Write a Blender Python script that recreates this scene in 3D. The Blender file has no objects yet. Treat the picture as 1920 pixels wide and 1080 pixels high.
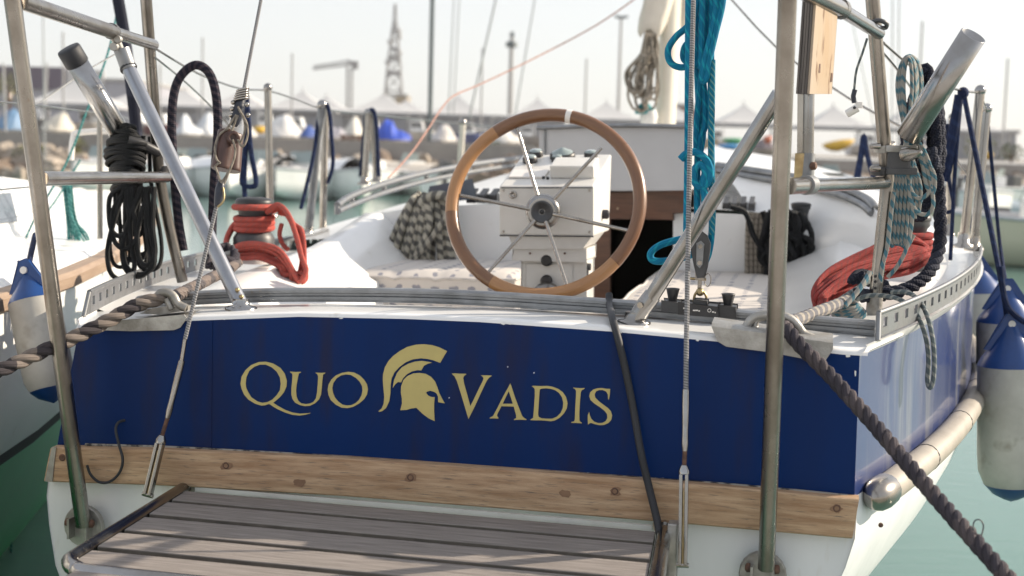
import bpy, bmesh, math, random
from mathutils import Vector, Matrix
from mathutils.geometry import tessellate_polygon
V = Vector
R = math.radians
random.seed(7)
scn = bpy.context.scene
COL = scn.collection
# ------------------------------------------------------------------ camera
FPX = 2667.0
EYE = V((0, 0, 1.8))
PITCH, ROLL = R(5.67), R(1.5)
_f = V((0, math.cos(PITCH), -math.sin(PITCH)))
_u0 = V((0, math.sin(PITCH), math.cos(PITCH)))
_x0 = V((1, 0, 0))
_r = _x0 * math.cos(ROLL) + _u0 * math.sin(ROLL)
_u = _u0 * math.cos(ROLL) - _x0 * math.sin(ROLL)
cam = bpy.data.cameras.new('camera')
camo = bpy.data.objects.new('camera', cam)
COL.objects.link(camo)
cam.lens, cam.sensor_width = 50.0, 36.0
cam.clip_start, cam.clip_end = 0.05, 5000
mw = Matrix((( _r.x, _u.x, -_f.x, EYE.x), (_r.y, _u.y, -_f.y, EYE.y), (_r.z, _u.z, -_f.z, EYE.z), (0, 0, 0, 1)))
camo.matrix_world = mw
cam.dof.use_dof = True
cam.dof.focus_distance = 3.62
cam.dof.aperture_fstop = 3.4
scn.camera = camo
# ------------------------------------------------------------------ light
SUN_AZ, SUN_EL = R(74), R(27)      # azimuth clockwise from +Y
w = bpy.data.worlds.new('World'); scn.world = w; w.use_nodes = True
nt = w.node_tree
bg = nt.nodes['Background']
sky = nt.nodes.new('ShaderNodeTexSky'); sky.sky_type = 'NISHITA'; sky.sun_disc = False
sky.sun_elevation, sky.sun_rotation = SUN_EL, SUN_AZ
sky.air_density, sky.dust_density, sky.ozone_density = 1.0, 1.0, 1.0
hs = nt.nodes.new('ShaderNodeHueSaturation'); hs.inputs['Saturation'].default_value = 0.9; hs.inputs['Value'].default_value = 0.2
nt.links.new(sky.outputs[0], hs.inputs['Color'])
hz_ = nt.nodes.new('ShaderNodeMix'); hz_.data_type = 'RGBA'; hz_.blend_type = 'ADD'; hz_.inputs[0].default_value = 1.0
hz_.inputs[7].default_value = (2.40, 2.41, 2.46, 1)      # even veil of bright haze over the whole sky
nt.links.new(hs.outputs[0], hz_.inputs[6]); nt.links.new(hz_.outputs[2], bg.inputs['Color'])
bg.inputs['Strength'].default_value = 0.15
sl = bpy.data.lights.new('sun', 'SUN'); so = bpy.data.objects.new('sun', sl); COL.objects.link(so)
sl.energy, sl.angle, sl.color = 4.2, R(0.6), (1.0, 0.87, 0.70)
sdir = V((math.sin(SUN_AZ) * math.cos(SUN_EL), math.cos(SUN_AZ) * math.cos(SUN_EL), math.sin(SUN_EL)))
so.rotation_euler = sdir.to_track_quat('Z', 'Y').to_euler()
so.location = (20, 5, 12)
vs = scn.view_settings
vs.view_transform, vs.look, vs.exposure, vs.gamma = 'Standard', 'None', 0.92, 1.0
vs.use_curve_mapping = False
scn.cycles.max_bounces = 6
scn.cycles.diffuse_bounces = 3
scn.cycles.glossy_bounces = 3
scn.cycles.volume_bounces = 0
scn.cycles.caustics_reflective = False
scn.cycles.caustics_refractive = False
# ------------------------------------------------------------------ picking points in the place
def ray(px, py):
    return _f + _r * ((px - 960) / FPX) + _u * ((540 - py) / FPX)
def at(px, py, d):                       # point at distance d along the view axis
    return EYE + ray(px, py) * d
def Z(px, py, z):                        # point on the level z
    r = ray(px, py); return EYE + r * ((z - EYE.z) / r.z)
def Yp(px, py, y):
    r = ray(px, py); return EYE + r * ((y - EYE.y) / r.y)
# the boat's own frame: u to starboard, s forward from the transom, z up (a touch of heel)
_L, _R = at(110, 800, 3.70), at(1615, 800, 3.27)
YAW = math.atan2(_L.y - _R.y, _R.x - _L.x)
CY, SY = math.cos(YAW), math.sin(YAW)
OX, OY = (_L.x + _R.x) / 2, (_L.y + _R.y) / 2
HW = math.hypot(_R.x - _L.x, _R.y - _L.y) / 2
HEEL = 0.022
UX, SX = V((CY, -SY, HEEL)), V((SY, CY, 0))
def b(u, s, z):
    return V((OX + u * CY + s * SY, OY - u * SY + s * CY, z + HEEL * u))
def S(px, py, s):                        # point on the athwartships plane s
    r = ray(px, py)
    den = r.x * SY + r.y * CY
    k = (s + (OX - EYE.x) * SY + (OY - EYE.y) * CY) / den
    return EYE + r * k
def inv(p):                              # world -> (u, s, z) of the boat
    dx, dy = p.x - OX, p.y - OY
    u = dx * CY - dy * SY
    return u, dx * SY + dy * CY, p.z - HEEL * u
def U(px, py, u):                        # point on the fore-and-aft plane u
    r = ray(px, py)
    den = r.x * CY - r.y * SY
    k = (u + (OX - EYE.x) * CY - (OY - EYE.y) * SY) / den
    return EYE + r * k
def SP(l, s=None):
    return [S(p[0], p[1], p[2] if s is None else s) for p in l]
# ------------------------------------------------------------------ mesh helpers
def cr(pts, sub=6, closed=False):        # Catmull-Rom through the points
    pts = [V(p) for p in pts]; n = len(pts); out = []
    if n < 3: 
        if n == 2: return [pts[0].lerp(pts[1], i / sub) for i in range(sub + 1)]
        return pts
    rng = range(n) if closed else range(n - 1)
    for i in rng:
        if closed: p0, p1, p2, p3 = pts[i - 1], pts[i], pts[(i + 1) % n], pts[(i + 2) % n]
        else: p0, p1, p2, p3 = pts[max(i - 1, 0)], pts[i], pts[i + 1], pts[min(i + 2, n - 1)]
        for k in range(sub):
            t = k / sub
            out.append(0.5 * ((2 * p1) + (p2 - p0) * t + (2 * p0 - 5 * p1 + 4 * p2 - p3) * t * t + (3 * p1 - p0 - 3 * p2 + p3) * t ** 3))
    if not closed: out.append(pts[-1])
    return out
def resample(pts, step):
    L = [0]
    for a, c in zip(pts, pts[1:]): L.append(L[-1] + (c - a).length)
    n = max(2, int(L[-1] / step) + 1); out = []; j = 0
    for i in range(n):
        t = L[-1] * i / (n - 1)
        while j < len(L) - 2 and L[j + 1] < t: j += 1
        q = (t - L[j]) / max(L[j + 1] - L[j], 1e-9)
        out.append(pts[j].lerp(pts[j + 1], min(max(q, 0), 1)))
    return out
def frames(pts, closed=False):
    n = len(pts); T = []
    for i in range(n):
        if closed: d = pts[(i + 1) % n] - pts[i - 1]
        else: d = pts[min(i + 1, n - 1)] - pts[max(i - 1, 0)]
        T.append(d.normalized() if d.length > 1e-9 else (T[-1] if T else V((0, 0, 1))))
    a = V((0, 0, 1)) if abs(T[0].z) < 0.9 else V((1, 0, 0))
    N = [(a - T[0] * a.dot(T[0])).normalized()]
    for i in range(1, n):
        v = N[-1] - T[i] * N[-1].dot(T[i])
        N.append(v.normalized() if v.length > 1e-6 else N[-1])
    return T, N, [t.cross(m) for t, m in zip(T, N)]
class G:
    def __init__(s): s.v, s.f, s.uv, s.mi, s.sm = [], [], [], [], []
    def add(s, vs, fs, uvs=None, mi=0, smooth=False):
        o = len(s.v); s.v += [V(p) for p in vs]
        for k, f in enumerate(fs):
            s.f.append([i + o for i in f]); s.mi.append(mi); s.sm.append(smooth)
            s.uv.append(uvs[k] if uvs else None)
        return s
    def tube(s, pts, r, n=10, closed=False, cap=True, mi=0, smooth=True):
        pts = [V(p) for p in pts]; T, N, B = frames(pts, closed)
        m = len(pts); rr = r if isinstance(r, (list, tuple)) else [r] * m
        vs = []; L = [0]
        for a, c in zip(pts, pts[1:]): L.append(L[-1] + (c - a).length)
        for i in range(m):
            for k in range(n):
                a = 2 * math.pi * k / n
                vs.append(pts[i] + (N[i] * math.cos(a) + B[i] * math.sin(a)) * rr[i])
        fs, uvs = [], []
        for i in range(m if closed else m - 1):
            j = (i + 1) % m; l1 = L[i + 1] if i + 1 < m else L[i] + 0.01
            for k in range(n):
                q = (k + 1) % n
                fs.append((i * n + k, i * n + q, j * n + q, j * n + k))
                uvs.append(((L[i], k / n), (L[i], (k + 1) / n), (l1, (k + 1) / n), (l1, k / n)))
        s.add(vs, fs, uvs, mi, smooth)
        if cap and not closed:
            s.add([vs[k] for k in range(n)][::-1], [tuple(range(n))], None, mi)
            s.add([vs[(m - 1) * n + k] for k in range(n)], [tuple(range(n))], None, mi)
        return s
    def rope(s, pts, r, pitch=None, n=6, mi=0, strands=3, closed=False):   # laid rope of twisted strands
        pitch = pitch or r * 7.5
        p = resample(pts, pitch / 11); T, N, B = frames(p)
        step = sum(((c - a).length for a, c in zip(p, p[1:]))) / (len(p) - 1)
        for q in range(strands):
            ln = []
            for i in range(len(p)):
                a = 2 * math.pi * (i * step / pitch + q / strands)
                ln.append(p[i] + (N[i] * math.cos(a) + B[i] * math.sin(a)) * r * 0.5)
            s.tube(ln, r * 0.56, n, mi=mi)
        return s
    def lathe(s, c, ax, prof, n=20, mi=0, smooth=True, cap=True):
        ax = V(ax).normalized(); a = V((0, 0, 1)) if abs(ax.z) < .9 else V((1, 0, 0))
        N = (a - ax * a.dot(ax)).normalized(); B = ax.cross(N)
        vs = []
        for r, h in prof:
            for k in range(n):
                t = 2 * math.pi * k / n
                vs.append(V(c) + ax * h + (N * math.cos(t) + B * math.sin(t)) * r)
        fs, uvs = [], []
        for i in range(len(prof) - 1):
            for k in range(n):
                q = (k + 1) % n
                fs.append((i * n + k, i * n + q, (i + 1) * n + q, (i + 1) * n + k))
                uvs.append(((k / n, prof[i][1]), ((k + 1) / n, prof[i][1]), ((k + 1) / n, prof[i + 1][1]), (k / n, prof[i + 1][1])))
        s.add(vs, fs, uvs, mi, smooth)
        if cap:
            if prof[0][0] > 1e-5: s.add(vs[:n][::-1], [tuple(range(n))], None, mi)
            if prof[-1][0] > 1e-5: s.add(vs[-n:], [tuple(range(n))], None, mi)
        return s
    def box(s, c, ax, ay, az, mi=0):     # half-axis vectors, uv in metres with u along the longest axis
        c, A = V(c), [V(ax), V(ay), V(az)]
        fl = []
        for i in range(3):
            j, k = (i + 1) % 3, (i + 2) % 3
            if A[j].length < A[k].length: lo, hi = k, j
            else: lo, hi = j, k
            for sg in (-1, 1):
                P = [c + A[i] * sg + A[j] * p + A[k] * q for p, q in ((-1, -1), (1, -1), (1, 1), (-1, 1))]
                W = [(p, q) for p, q in ((-1, -1), (1, -1), (1, 1), (-1, 1))]
                uv = [((p * A[j].length, q * A[k].length + sg * .37 * (i + 1)) if lo == j else (q * A[k].length, p * A[j].length + sg * .37 * (i + 1))) for p, q in W]
                if (sg < 0) != (A[0].cross(A[1]).dot(A[2]) < 0): P, uv = P[::-1], uv[::-1]
                fl.append((P, uv))
        key, vs, fs, uvs = {}, [], [], []
        for P, uv in fl:
            ids = []
            for p in P:
                h = tuple(round(x, 6) for x in p)
                if h not in key: key[h] = len(vs); vs.append(p)
                ids.append(key[h])
            fs.append(tuple(ids)); uvs.append(uv)
        return s.add(vs, fs, uvs, mi)
    def bbox(s, u0, u1, s0, s1, z0, z1, mi=0):
        return s.box(b((u0 + u1) / 2, (s0 + s1) / 2, (z0 + z1) / 2), UX * ((u1 - u0) / 2), SX * ((s1 - s0) / 2), V((0, 0, (z1 - z0) / 2)), mi)
    def wbox(s, x0, x1, y0, y1, z0, z1, mi=0):
        return s.box(((x0 + x1) / 2, (y0 + y1) / 2, (z0 + z1) / 2), ((x1 - x0) / 2, 0, 0), (0, (y1 - y0) / 2, 0), (0, 0, (z1 - z0) / 2), mi)
    def grid(s, rows, mi=0, smooth=True, closed=False):
        n = len(rows[0]); vs = [p for r in rows for p in r]; fs, uvs = [], []
        ac = [0.0]
        mid = rows[len(rows) // 2]
        for a, c in zip(mid, mid[1:]): ac.append(ac[-1] + (V(c) - V(a)).length)
        al = [0.0]
        for a, c in zip(rows, rows[1:]): al.append(al[-1] + (V(c[n // 2]) - V(a[n // 2])).length)
        for i in range(len(rows) - 1):
            for k in range(n if closed else n - 1):
                q = (k + 1) % n
                fs.append((i * n + k, i * n + q, (i + 1) * n + q, (i + 1) * n + k))
                aq = ac[k + 1] if k + 1 < n else ac[k] + .1
                uvs.append(((ac[k], al[i]), (aq, al[i]), (aq, al[i + 1]), (ac[k], al[i + 1])))
        return s.add(vs, fs, uvs, mi, smooth)
    def prism(s, poly, d, mi=0, holes=()):     # flat outline pushed along d
        d = V(d); loops = [[V(p) for p in poly]] + [[V(p) for p in h] for h in holes]
        flat = [p for l in loops for p in l]
        tris = tessellate_polygon(loops)
        if not tris: return s
        n = len(flat)
        vs = flat + [p + d for p in flat]
        fs = [tuple(t) for t in tris] + [tuple(i + n for i in t[::-1]) for t in tris]
        o = 0
        for l in loops:
            m = len(l)
            for i in range(m): fs.append((o + i, o + (i + 1) % m, n + o + (i + 1) % m, n + o + i))
            o += m
        return s.add(vs, fs, None, mi)
    def ball(s, c, r, n=10, m=6, mi=0, sq=(1, 1, 1)):
        c = V(c); rows = []
        for i in range(m + 1):
            t = math.pi * i / m
            rows.append([c + V((math.sin(t) * math.cos(2 * math.pi * k / n) * r * sq[0], math.sin(t) * math.sin(2 * math.pi * k / n) * r * sq[1], -math.cos(t) * r * sq[2])) for k in range(n)])
        return s.grid(rows, mi, True, True)
    def mesh(s, name, mats, org, bevel=0, seg=2, fix=True):
        me = bpy.data.meshes.new(name)
        me.from_pydata([tuple(p - org) for p in s.v], [], s.f)
        uvl = me.uv_layers.new(name='UVMap')
        for p in me.polygons:
            p.material_index = s.mi[p.index]; p.use_smooth = s.sm[p.index]
            uv = s.uv[p.index]
            for q, li in enumerate(p.loop_indices):
                if uv: uvl.data[li].uv = uv[q]
                else:
                    co = me.vertices[me.loops[li].vertex_index].co; nn = p.normal
                    if abs(nn.z) > .7: uvl.data[li].uv = (co.x, co.y)
                    elif abs(nn.y) > .5: uvl.data[li].uv = (co.x, co.z)
                    else: uvl.data[li].uv = (co.y, co.z)
        for m in (mats if isinstance(mats, (list, tuple)) else [mats]): me.materials.append(m)
        if bevel or fix:
            bm = bmesh.new(); bm.from_mesh(me)
            if bevel:
                eds = [e for e in bm.edges if len(e.link_faces) == 2 and e.calc_face_angle(0) > 0.6]
                bmesh.ops.bevel(bm, geom=eds, offset=bevel, segments=seg, affect='EDGES', profile=.6, clamp_overlap=True)
            bmesh.ops.recalc_face_normals(bm, faces=bm.faces)
            bm.to_mesh(me); bm.free()
        return me
ORG = {}
def thing(name, label, cat, loc, group=None, kind=None):
    o = bpy.data.objects.new(name, None); COL.objects.link(o)
    o.empty_display_size = .1
    o.location = loc; ORG[o.name] = V(loc); tag(o, label, cat, group, kind)
    return o
def tag(o, label=None, cat=None, group=None, kind=None):
    if label: o['label'] = label
    if cat: o['category'] = cat
    if group: o['group'] = group
    if kind: o['kind'] = kind
    return o
def part(name, g, mats, parent, label=None, bevel=0, seg=2, kind=None, fix=True):
    org = ORG[parent.name]
    o = bpy.data.objects.new(name, g.mesh(name, mats, org, bevel, seg, fix)); COL.objects.link(o)
    o.parent = parent; ORG[o.name] = org
    tag(o, label, None, None, kind)
    return o
def solo(name, g, mats, label, cat, group=None, bevel=0, kind=None, seg=2, fix=True):
    n = len(g.v); org = V((sum(p.x for p in g.v) / n, sum(p.y for p in g.v) / n, min(p.z for p in g.v)))
    o = bpy.data.objects.new(name, g.mesh(name, mats, org, bevel, seg, fix)); COL.objects.link(o)
    o.location = org; ORG[o.name] = org
    return tag(o, label, cat, group, kind)
def dup(root, loc, rz=0, label=None, scale=None):
    r = root.copy(); COL.objects.link(r); r.location = loc; r.rotation_euler = (0, 0, rz)
    if scale: r.scale = scale
    if label: r['label'] = label
    for ch in list(root.children):
        c = ch.copy(); COL.objects.link(c); c.parent = r
        for gc in ch.children:
            d = gc.copy(); COL.objects.link(d); d.parent = c
    return r
# ------------------------------------------------------------------ materials
def nd(nt, t, **k):
    n = nt.nodes.new(t)
    for a, v in k.items():
        if a in n.inputs: n.inputs[a].default_value = v
        else: setattr(n, a, v)
    return n
def mth(nt, op, a, c=None, d=None):
    n = nt.nodes.new('ShaderNodeMath'); n.operation = op
    for i, x in enumerate((a, c, d)):
        if x is None: continue
        if isinstance(x, (int, float)): n.inputs[i].default_value = x
        else: nt.links.new(x, n.inputs[i])
    return n.outputs[0]
def c4(c): return (c[0], c[1], c[2], 1)
def M(name, c, rough=.5, metal=0, c2=None, scale=8, stretch=(1, 1, 1), coord='Object', lo=.35, hi=.65, bump=0, bscale=60, bstretch=None,
      coat=0, rvar=0, spec=None, detail=5, c3=None, s3=30, lo3=.62, hi3=.7, trans=0, sheen=0):
    m = bpy.data.materials.new(name); m.use_nodes = True; nt = m.node_tree; bs = nt.nodes['Principled BSDF']
    bs.inputs['Base Color'].default_value = c4(c); bs.inputs['Roughness'].default_value = rough; bs.inputs['Metallic'].default_value = metal
    if coat: bs.inputs['Coat Weight'].default_value = coat; bs.inputs['Coat Roughness'].default_value = .08
    if spec is not None: bs.inputs['Specular IOR Level'].default_value = spec
    if sheen: bs.inputs['Sheen Weight'].default_value = sheen
    tc = nd(nt, 'ShaderNodeTexCoord'); src = tc.outputs[coord]
    def noise(sc, st, dt=detail):
        mp = nd(nt, 'ShaderNodeMapping'); mp.inputs['Scale'].default_value = st; nt.links.new(src, mp.inputs[0])
        n = nd(nt, 'ShaderNodeTexNoise'); n.inputs['Scale'].default_value = sc; n.inputs['Detail'].default_value = dt; n.inputs['Roughness'].default_value = .6
        nt.links.new(mp.outputs[0], n.inputs['Vector']); return n.outputs['Fac']
    def ramp(f, a, bb):
        r = nd(nt, 'ShaderNodeMapRange'); r.inputs['From Min'].default_value = a; r.inputs['From Max'].default_value = bb; nt.links.new(f, r.inputs[0]); return r.outputs[0]
    colout = None
    if c2:
        f = ramp(noise(scale, stretch), lo, hi)
        mx = nd(nt, 'ShaderNodeMix', data_type='RGBA'); mx.inputs[6].default_value = c4(c); mx.inputs[7].default_value = c4(c2)
        nt.links.new(f, mx.inputs[0]); colout = mx.outputs[2]
        if rvar:
            r2 = nd(nt, 'ShaderNodeMapRange'); r2.inputs['To Min'].default_value = rough; r2.inputs['To Max'].default_value = min(1, rough + rvar); nt.links.new(f, r2.inputs[0]); nt.links.new(r2.outputs[0], bs.inputs['Roughness'])
    if c3:
        f = ramp(noise(s3, stretch, 3), lo3, hi3)
        mx = nd(nt, 'ShaderNodeMix', data_type='RGBA'); mx.inputs[7].default_value = c4(c3)
        if colout: nt.links.new(colout, mx.inputs[6])
        else: mx.inputs[6].default_value = c4(c)
        nt.links.new(f, mx.inputs[0]); colout = mx.outputs[2]
    if colout: nt.links.new(colout, bs.inputs['Base Color'])
    if bump:
        bp = nd(nt, 'ShaderNodeBump'); bp.inputs['Strength'].default_value = min(1, bump); bp.inputs['Distance'].default_value = .01 if bump <= 1 else .01 * bump
        nt.links.new(noise(bscale, bstretch or stretch), bp.inputs['Height']); nt.links.new(bp.outputs[0], bs.inputs['Normal'])
    return m
def rope_mat(name, c, c2, freq=18, duty=.35, turns=1, c3=None, rough=.85, braid=220):
    m = bpy.data.materials.new(name); m.use_nodes = True; nt = m.node_tree; bs = nt.nodes['Principled BSDF']
    bs.inputs['Roughness'].default_value = rough; bs.inputs['Specular IOR Level'].default_value = .25
    tc = nd(nt, 'ShaderNodeTexCoord'); sp = nd(nt, 'ShaderNodeSeparateXYZ'); nt.links.new(tc.outputs['UV'], sp.inputs[0])
    u, v = sp.outputs[0], sp.outputs[1]
    a = mth(nt, 'FRACT', mth(nt, 'ADD', mth(nt, 'MULTIPLY', u, freq), mth(nt, 'MULTIPLY', v, turns)))
    n = nd(nt, 'ShaderNodeTexNoise'); n.inputs['Scale'].default_value = 9; n.inputs['Detail'].default_value = 4; nt.links.new(tc.outputs['Object'], n.inputs['Vector'])
    f = mth(nt, 'LESS_THAN', a, mth(nt, 'MULTIPLY', mth(nt, 'ADD', n.outputs[0], .5), duty))
    mx = nd(nt, 'ShaderNodeMix', data_type='RGBA'); mx.inputs[6].default_value = c4(c); mx.inputs[7].default_value = c4(c2); nt.links.new(f, mx.inputs[0])
    # weave relief and fading
    w1 = mth(nt, 'SINE', mth(nt, 'ADD', mth(nt, 'MULTIPLY', u, braid * 6.283), mth(nt, 'MULTIPLY', v, 25.13)))
    w2 = mth(nt, 'SINE', mth(nt, 'SUBTRACT', mth(nt, 'MULTIPLY', u, braid * 6.283), mth(nt, 'MULTIPLY', v, 25.13)))
    h = mth(nt, 'MULTIPLY', w1, w2)
    bp = nd(nt, 'ShaderNodeBump'); bp.inputs['Strength'].default_value = .6; bp.inputs['Distance'].default_value = .002; nt.links.new(h, bp.inputs['Height']); nt.links.new(bp.outputs[0], bs.inputs['Normal'])
    n2 = nd(nt, 'ShaderNodeTexNoise'); n2.inputs['Scale'].default_value = 30; n2.inputs['Detail'].default_value = 3; nt.links.new(tc.outputs['Object'], n2.inputs['Vector'])
    mv = nd(nt, 'ShaderNodeMapRange'); mv.inputs['To Min'].default_value = .72; mv.inputs['To Max'].default_value = 1.3; nt.links.new(n2.outputs[0], mv.inputs[0])
    hv = nd(nt, 'ShaderNodeHueSaturation'); nt.links.new(mx.outputs[2], hv.inputs['Color']); nt.links.new(mv.outputs[0], hv.inputs['Value'])
    nt.links.new(hv.outputs[0], bs.inputs['Base Color'])
    return m
m_gel = M('gelcoat_white', (.80, .80, .79), .28, c2=(.74, .74, .73), scale=3, bump=.03, bscale=6, coat=.2, c3=(.58, .56, .52), s3=14, lo3=.66, hi3=.8)
m_gel_low = M('gelcoat_white_lower', (.80, .81, .83), .35, c2=(.70, .72, .74), scale=3, stretch=(2, 2, .5), bump=.03, bscale=6, c3=(.55, .50, .43), s3=9, lo3=.62, hi3=.85)
m_blue = M('blue_topside_paint', (.0008, .023, .118), .34, c2=(.004, .020, .092), scale=2.2, stretch=(2.2, 1, .35), bump=.05, bscale=5, spec=.10, rvar=.12, c3=(.018, .02, .055), s3=6, lo3=.52, hi3=.8)
m_blue_side = M('chalky_blue_topside', (.012, .03, .13), .28, c2=(.035, .05, .14), scale=3.2, stretch=(2.4, 2.4, .22), lo=.36, hi=.72, coat=.6, rvar=.14, c3=(.17, .18, .215), s3=5, lo3=.5, hi3=.75)
m_strake = M('raw_pine', (.55, .385, .25), .7, c2=(.35, .215, .125), scale=5, stretch=(1.2, 14, 1), coord='UV', bump=.25, bscale=30, bstretch=(1.5, 22, 1), c3=(.20, .155, .115), s3=16, lo3=.57, hi3=.70, spec=.25)
m_teak = M('weathered_teak', (.31, .28, .26), .75, c2=(.18, .158, .145), scale=6, stretch=(1.2, 26, 1), coord='UV', bump=.35, bscale=26, bstretch=(1.2, 40, 1), c3=(.15, .125, .11), s3=12, lo3=.7, hi3=.76, spec=.25)
m_teakedge = M('plank_edge_gap_shade', (.13, .108, .095), .85, c2=(.08, .068, .06), scale=14)  # plank sides coloured darker: the shade of the gaps put into the wood
m_stain = M('iron_stain', (.27, .16, .095), .75, c2=(.20, .115, .07), scale=30)
m_rim_a = M('varnished_teak_dark', (.13, .055, .022), .33, c2=(.20, .09, .036), scale=9, stretch=(1.5, 8, 1), coord='UV', coat=.4, bump=.06, bscale=50)
m_rim_b = M('varnished_teak_light', (.40, .205, .08), .33, c2=(.30, .14, .052), scale=9, stretch=(1.5, 8, 1), coord='UV', coat=.4, bump=.06, bscale=50)
m_mahog = M('mahogany', (.15, .06, .03), .4, c2=(.09, .035, .018), scale=6, stretch=(1, 1, 9), coat=.3)
m_ply = M('plywood_face', (.40, .335, .265), .6, c2=(.36, .25, .15), scale=9, stretch=(1, 1, .35), bump=.12, bscale=40, c3=(.16, .085, .04), s3=22, lo3=.62, hi3=.68)
m_plydark = M('plywood_edge', (.05, .043, .04), .8, c2=(.16, .14, .125), scale=1.4, stretch=(90, 90, .6), lo=.4, hi=.6, bump=.3, bscale=3, bstretch=(80, 80, 1))
m_steel = M('tarnished_steel', (.38, .36, .335), .2, 1, c2=(.25, .225, .195), scale=10, stretch=(1, 1, 1), rvar=.1, lo=.4, hi=.75)
m_steel_b = M('brushed_brown_steel', (.33, .315, .295), .24, 1, c2=(.20, .182, .162), scale=9, stretch=(1, 1, .6), rvar=.1, c3=(.2, .13, .08), s3=26, lo3=.7, hi3=.8)
m_chrome = M('polished_steel', (.35, .35, .355), .17, 1, c2=(.22, .21, .195), scale=6, rvar=.12)
m_alu = M('anodised_aluminium', (.27, .28, .295), .38, .85, c2=(.20, .205, .21), scale=12, rvar=.15, c3=(.24, .22, .2), s3=30, lo3=.66, hi3=.76)
m_cast = M('cast_aluminium', (.46, .455, .44), .42, .75, c2=(.28, .265, .24), scale=14, rvar=.2, bump=.2, bscale=110)
m_black = M('black_plastic', (.014, .014, .016), .42, c2=(.03, .03, .033), scale=20)
m_dkgrey = M('dark_grey_plastic', (.045, .047, .05), .45, c2=(.07, .07, .075), scale=18)
m_rubber = M('black_rubber', (.018, .02, .026), .6)
m_void = M('cabin_shade_lining', (.03, .022, .018), .8)  # near-black colour stands in for the darkness of the unlit cabin
m_white = M('white_paint', (.7, .69, .66), .35, c2=(.62, .6, .56), scale=5, bump=.03, bscale=20)
m_grey = M('grey_gelcoat', (.50, .50, .505), .4, c2=(.45, .45, .455), scale=4)
m_ivory = M('ivory_panel', (.66, .65, .62), .4, c2=(.58, .56, .53), scale=6, c3=(.4, .36, .3), s3=25, lo3=.72, hi3=.8)
m_glass = M('gauge_glass', (.25, .30, .30), .06, spec=.8)
m_gold = M('gold_vinyl', (.54, .45, .165), .42, c2=(.48, .40, .15), scale=14)
m_rust = M('rusty_screw', (.055, .028, .022), .7, c2=(.16, .08, .05), scale=60)
m_fend = M('fender_vinyl', (.50, .485, .445), .45, c2=(.38, .365, .33), scale=7, stretch=(1, 1, 1), c3=(.27, .24, .20), s3=10, lo3=.56, hi3=.74, bump=.05, bscale=20)
m_fblue = M('fender_blue', (.007, .055, .22), .32, c2=(.006, .04, .16), scale=9)
m_tubegrey = M('grey_rub_tube', (.38, .345, .295), .5, c2=(.29, .262, .225), scale=8, c3=(.3, .25, .2), s3=18, lo3=.66, hi3=.76)
m_brown = M('brown_tufnol', (.055, .027, .022), .4, c2=(.08, .04, .032), scale=30)
m_sail = M('sailcloth', (.62, .57, .50), .8, c2=(.52, .47, .41), scale=6, bump=.2, bscale=8)
m_mast = M('painted_mast', (.66, .62, .54), .4, c2=(.6, .56, .48), scale=3)
m_tape = M('navy_tape', (.012, .016, .03), .3, c2=(.03, .035, .05), scale=40, bump=.2, bscale=90)
m_brass = M('tarnished_brass', (.45, .36, .2), .4, 1, c2=(.3, .22, .12), scale=30)
m_plast = M('clear_white_plastic', (.75, .72, .68), .35)
r_moor = rope_mat('mooring_rope', (.06, .052, .056), (.22, .185, .16), 8.0, .6, 0, braid=230)
r_moor2 = rope_mat('mooring_rope_purple', (.05, .045, .056), (.085, .072, .078), 6, .4, 0, braid=230)
r_moorp = rope_mat('mooring_rope_pink', (.20, .165, .15), (.11, .10, .105), 6, .4, 0, braid=230)
r_grey = rope_mat('grey_mooring_rope', (.16, .16, .175), (.34, .31, .27), 22, .4, 1, braid=90)
r_navy = rope_mat('navy_rope', (.012, .014, .026), (.03, .033, .05), 5, .35, .3, braid=80)
r_navyb = rope_mat('navy_braided_rope', (.012, .012, .022), (.045, .035, .045), 42, .45, 2, braid=70)
r_black = rope_mat('black_rope', (.006, .007, .008), (.012, .013, .015), 12, .3, 1, braid=160, rough=.6)
r_red = rope_mat('red_rope', (.46, .095, .075), (.38, .10, .085), 50, .3, 2, braid=180)
r_redd = rope_mat('faded_red_rope', (.32, .05, .045), (.24, .055, .05), 40, .3, 2, braid=180)
r_teal = rope_mat('teal_rope', (.006, .19, .34), (.012, .30, .42), 26, .25, 2, braid=180)
r_teald = rope_mat('teal_rope_fleck', (.006, .18, .29), (.14, .33, .33), 60, .3, 3, braid=180)
r_bgrey = rope_mat('blue_grey_line', (.34, .33, .30), (.08, .19, .24), 30, .42, 1, braid=170)
r_gline = rope_mat('grey_line', (.13, .16, .17), (.3, .31, .29), 40, .35, 1, braid=170)
r_check = rope_mat('beige_check_rope', (.40, .375, .31), (.12, .115, .105), 23, .48, 1, braid=120)
r_orange = rope_mat('orange_line', (.48, .25, .20), (.52, .34, .28), 20, .3, 1)
r_aqua = rope_mat('thin_aqua_line', (.045, .22, .22), (.14, .34, .33), 50, .4, 1)
r_strap = rope_mat('navy_strap', (.010, .019, .06), (.016, .03, .085), 20, .3, 1)
r_wire = rope_mat('wire_rope', (.30, .30, .31), (.12, .12, .125), 160, .4, 1, rough=.45, braid=120)
r_beige = rope_mat('beige_twine', (.31, .275, .23), (.20, .175, .145), 40, .3, 1)
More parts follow.
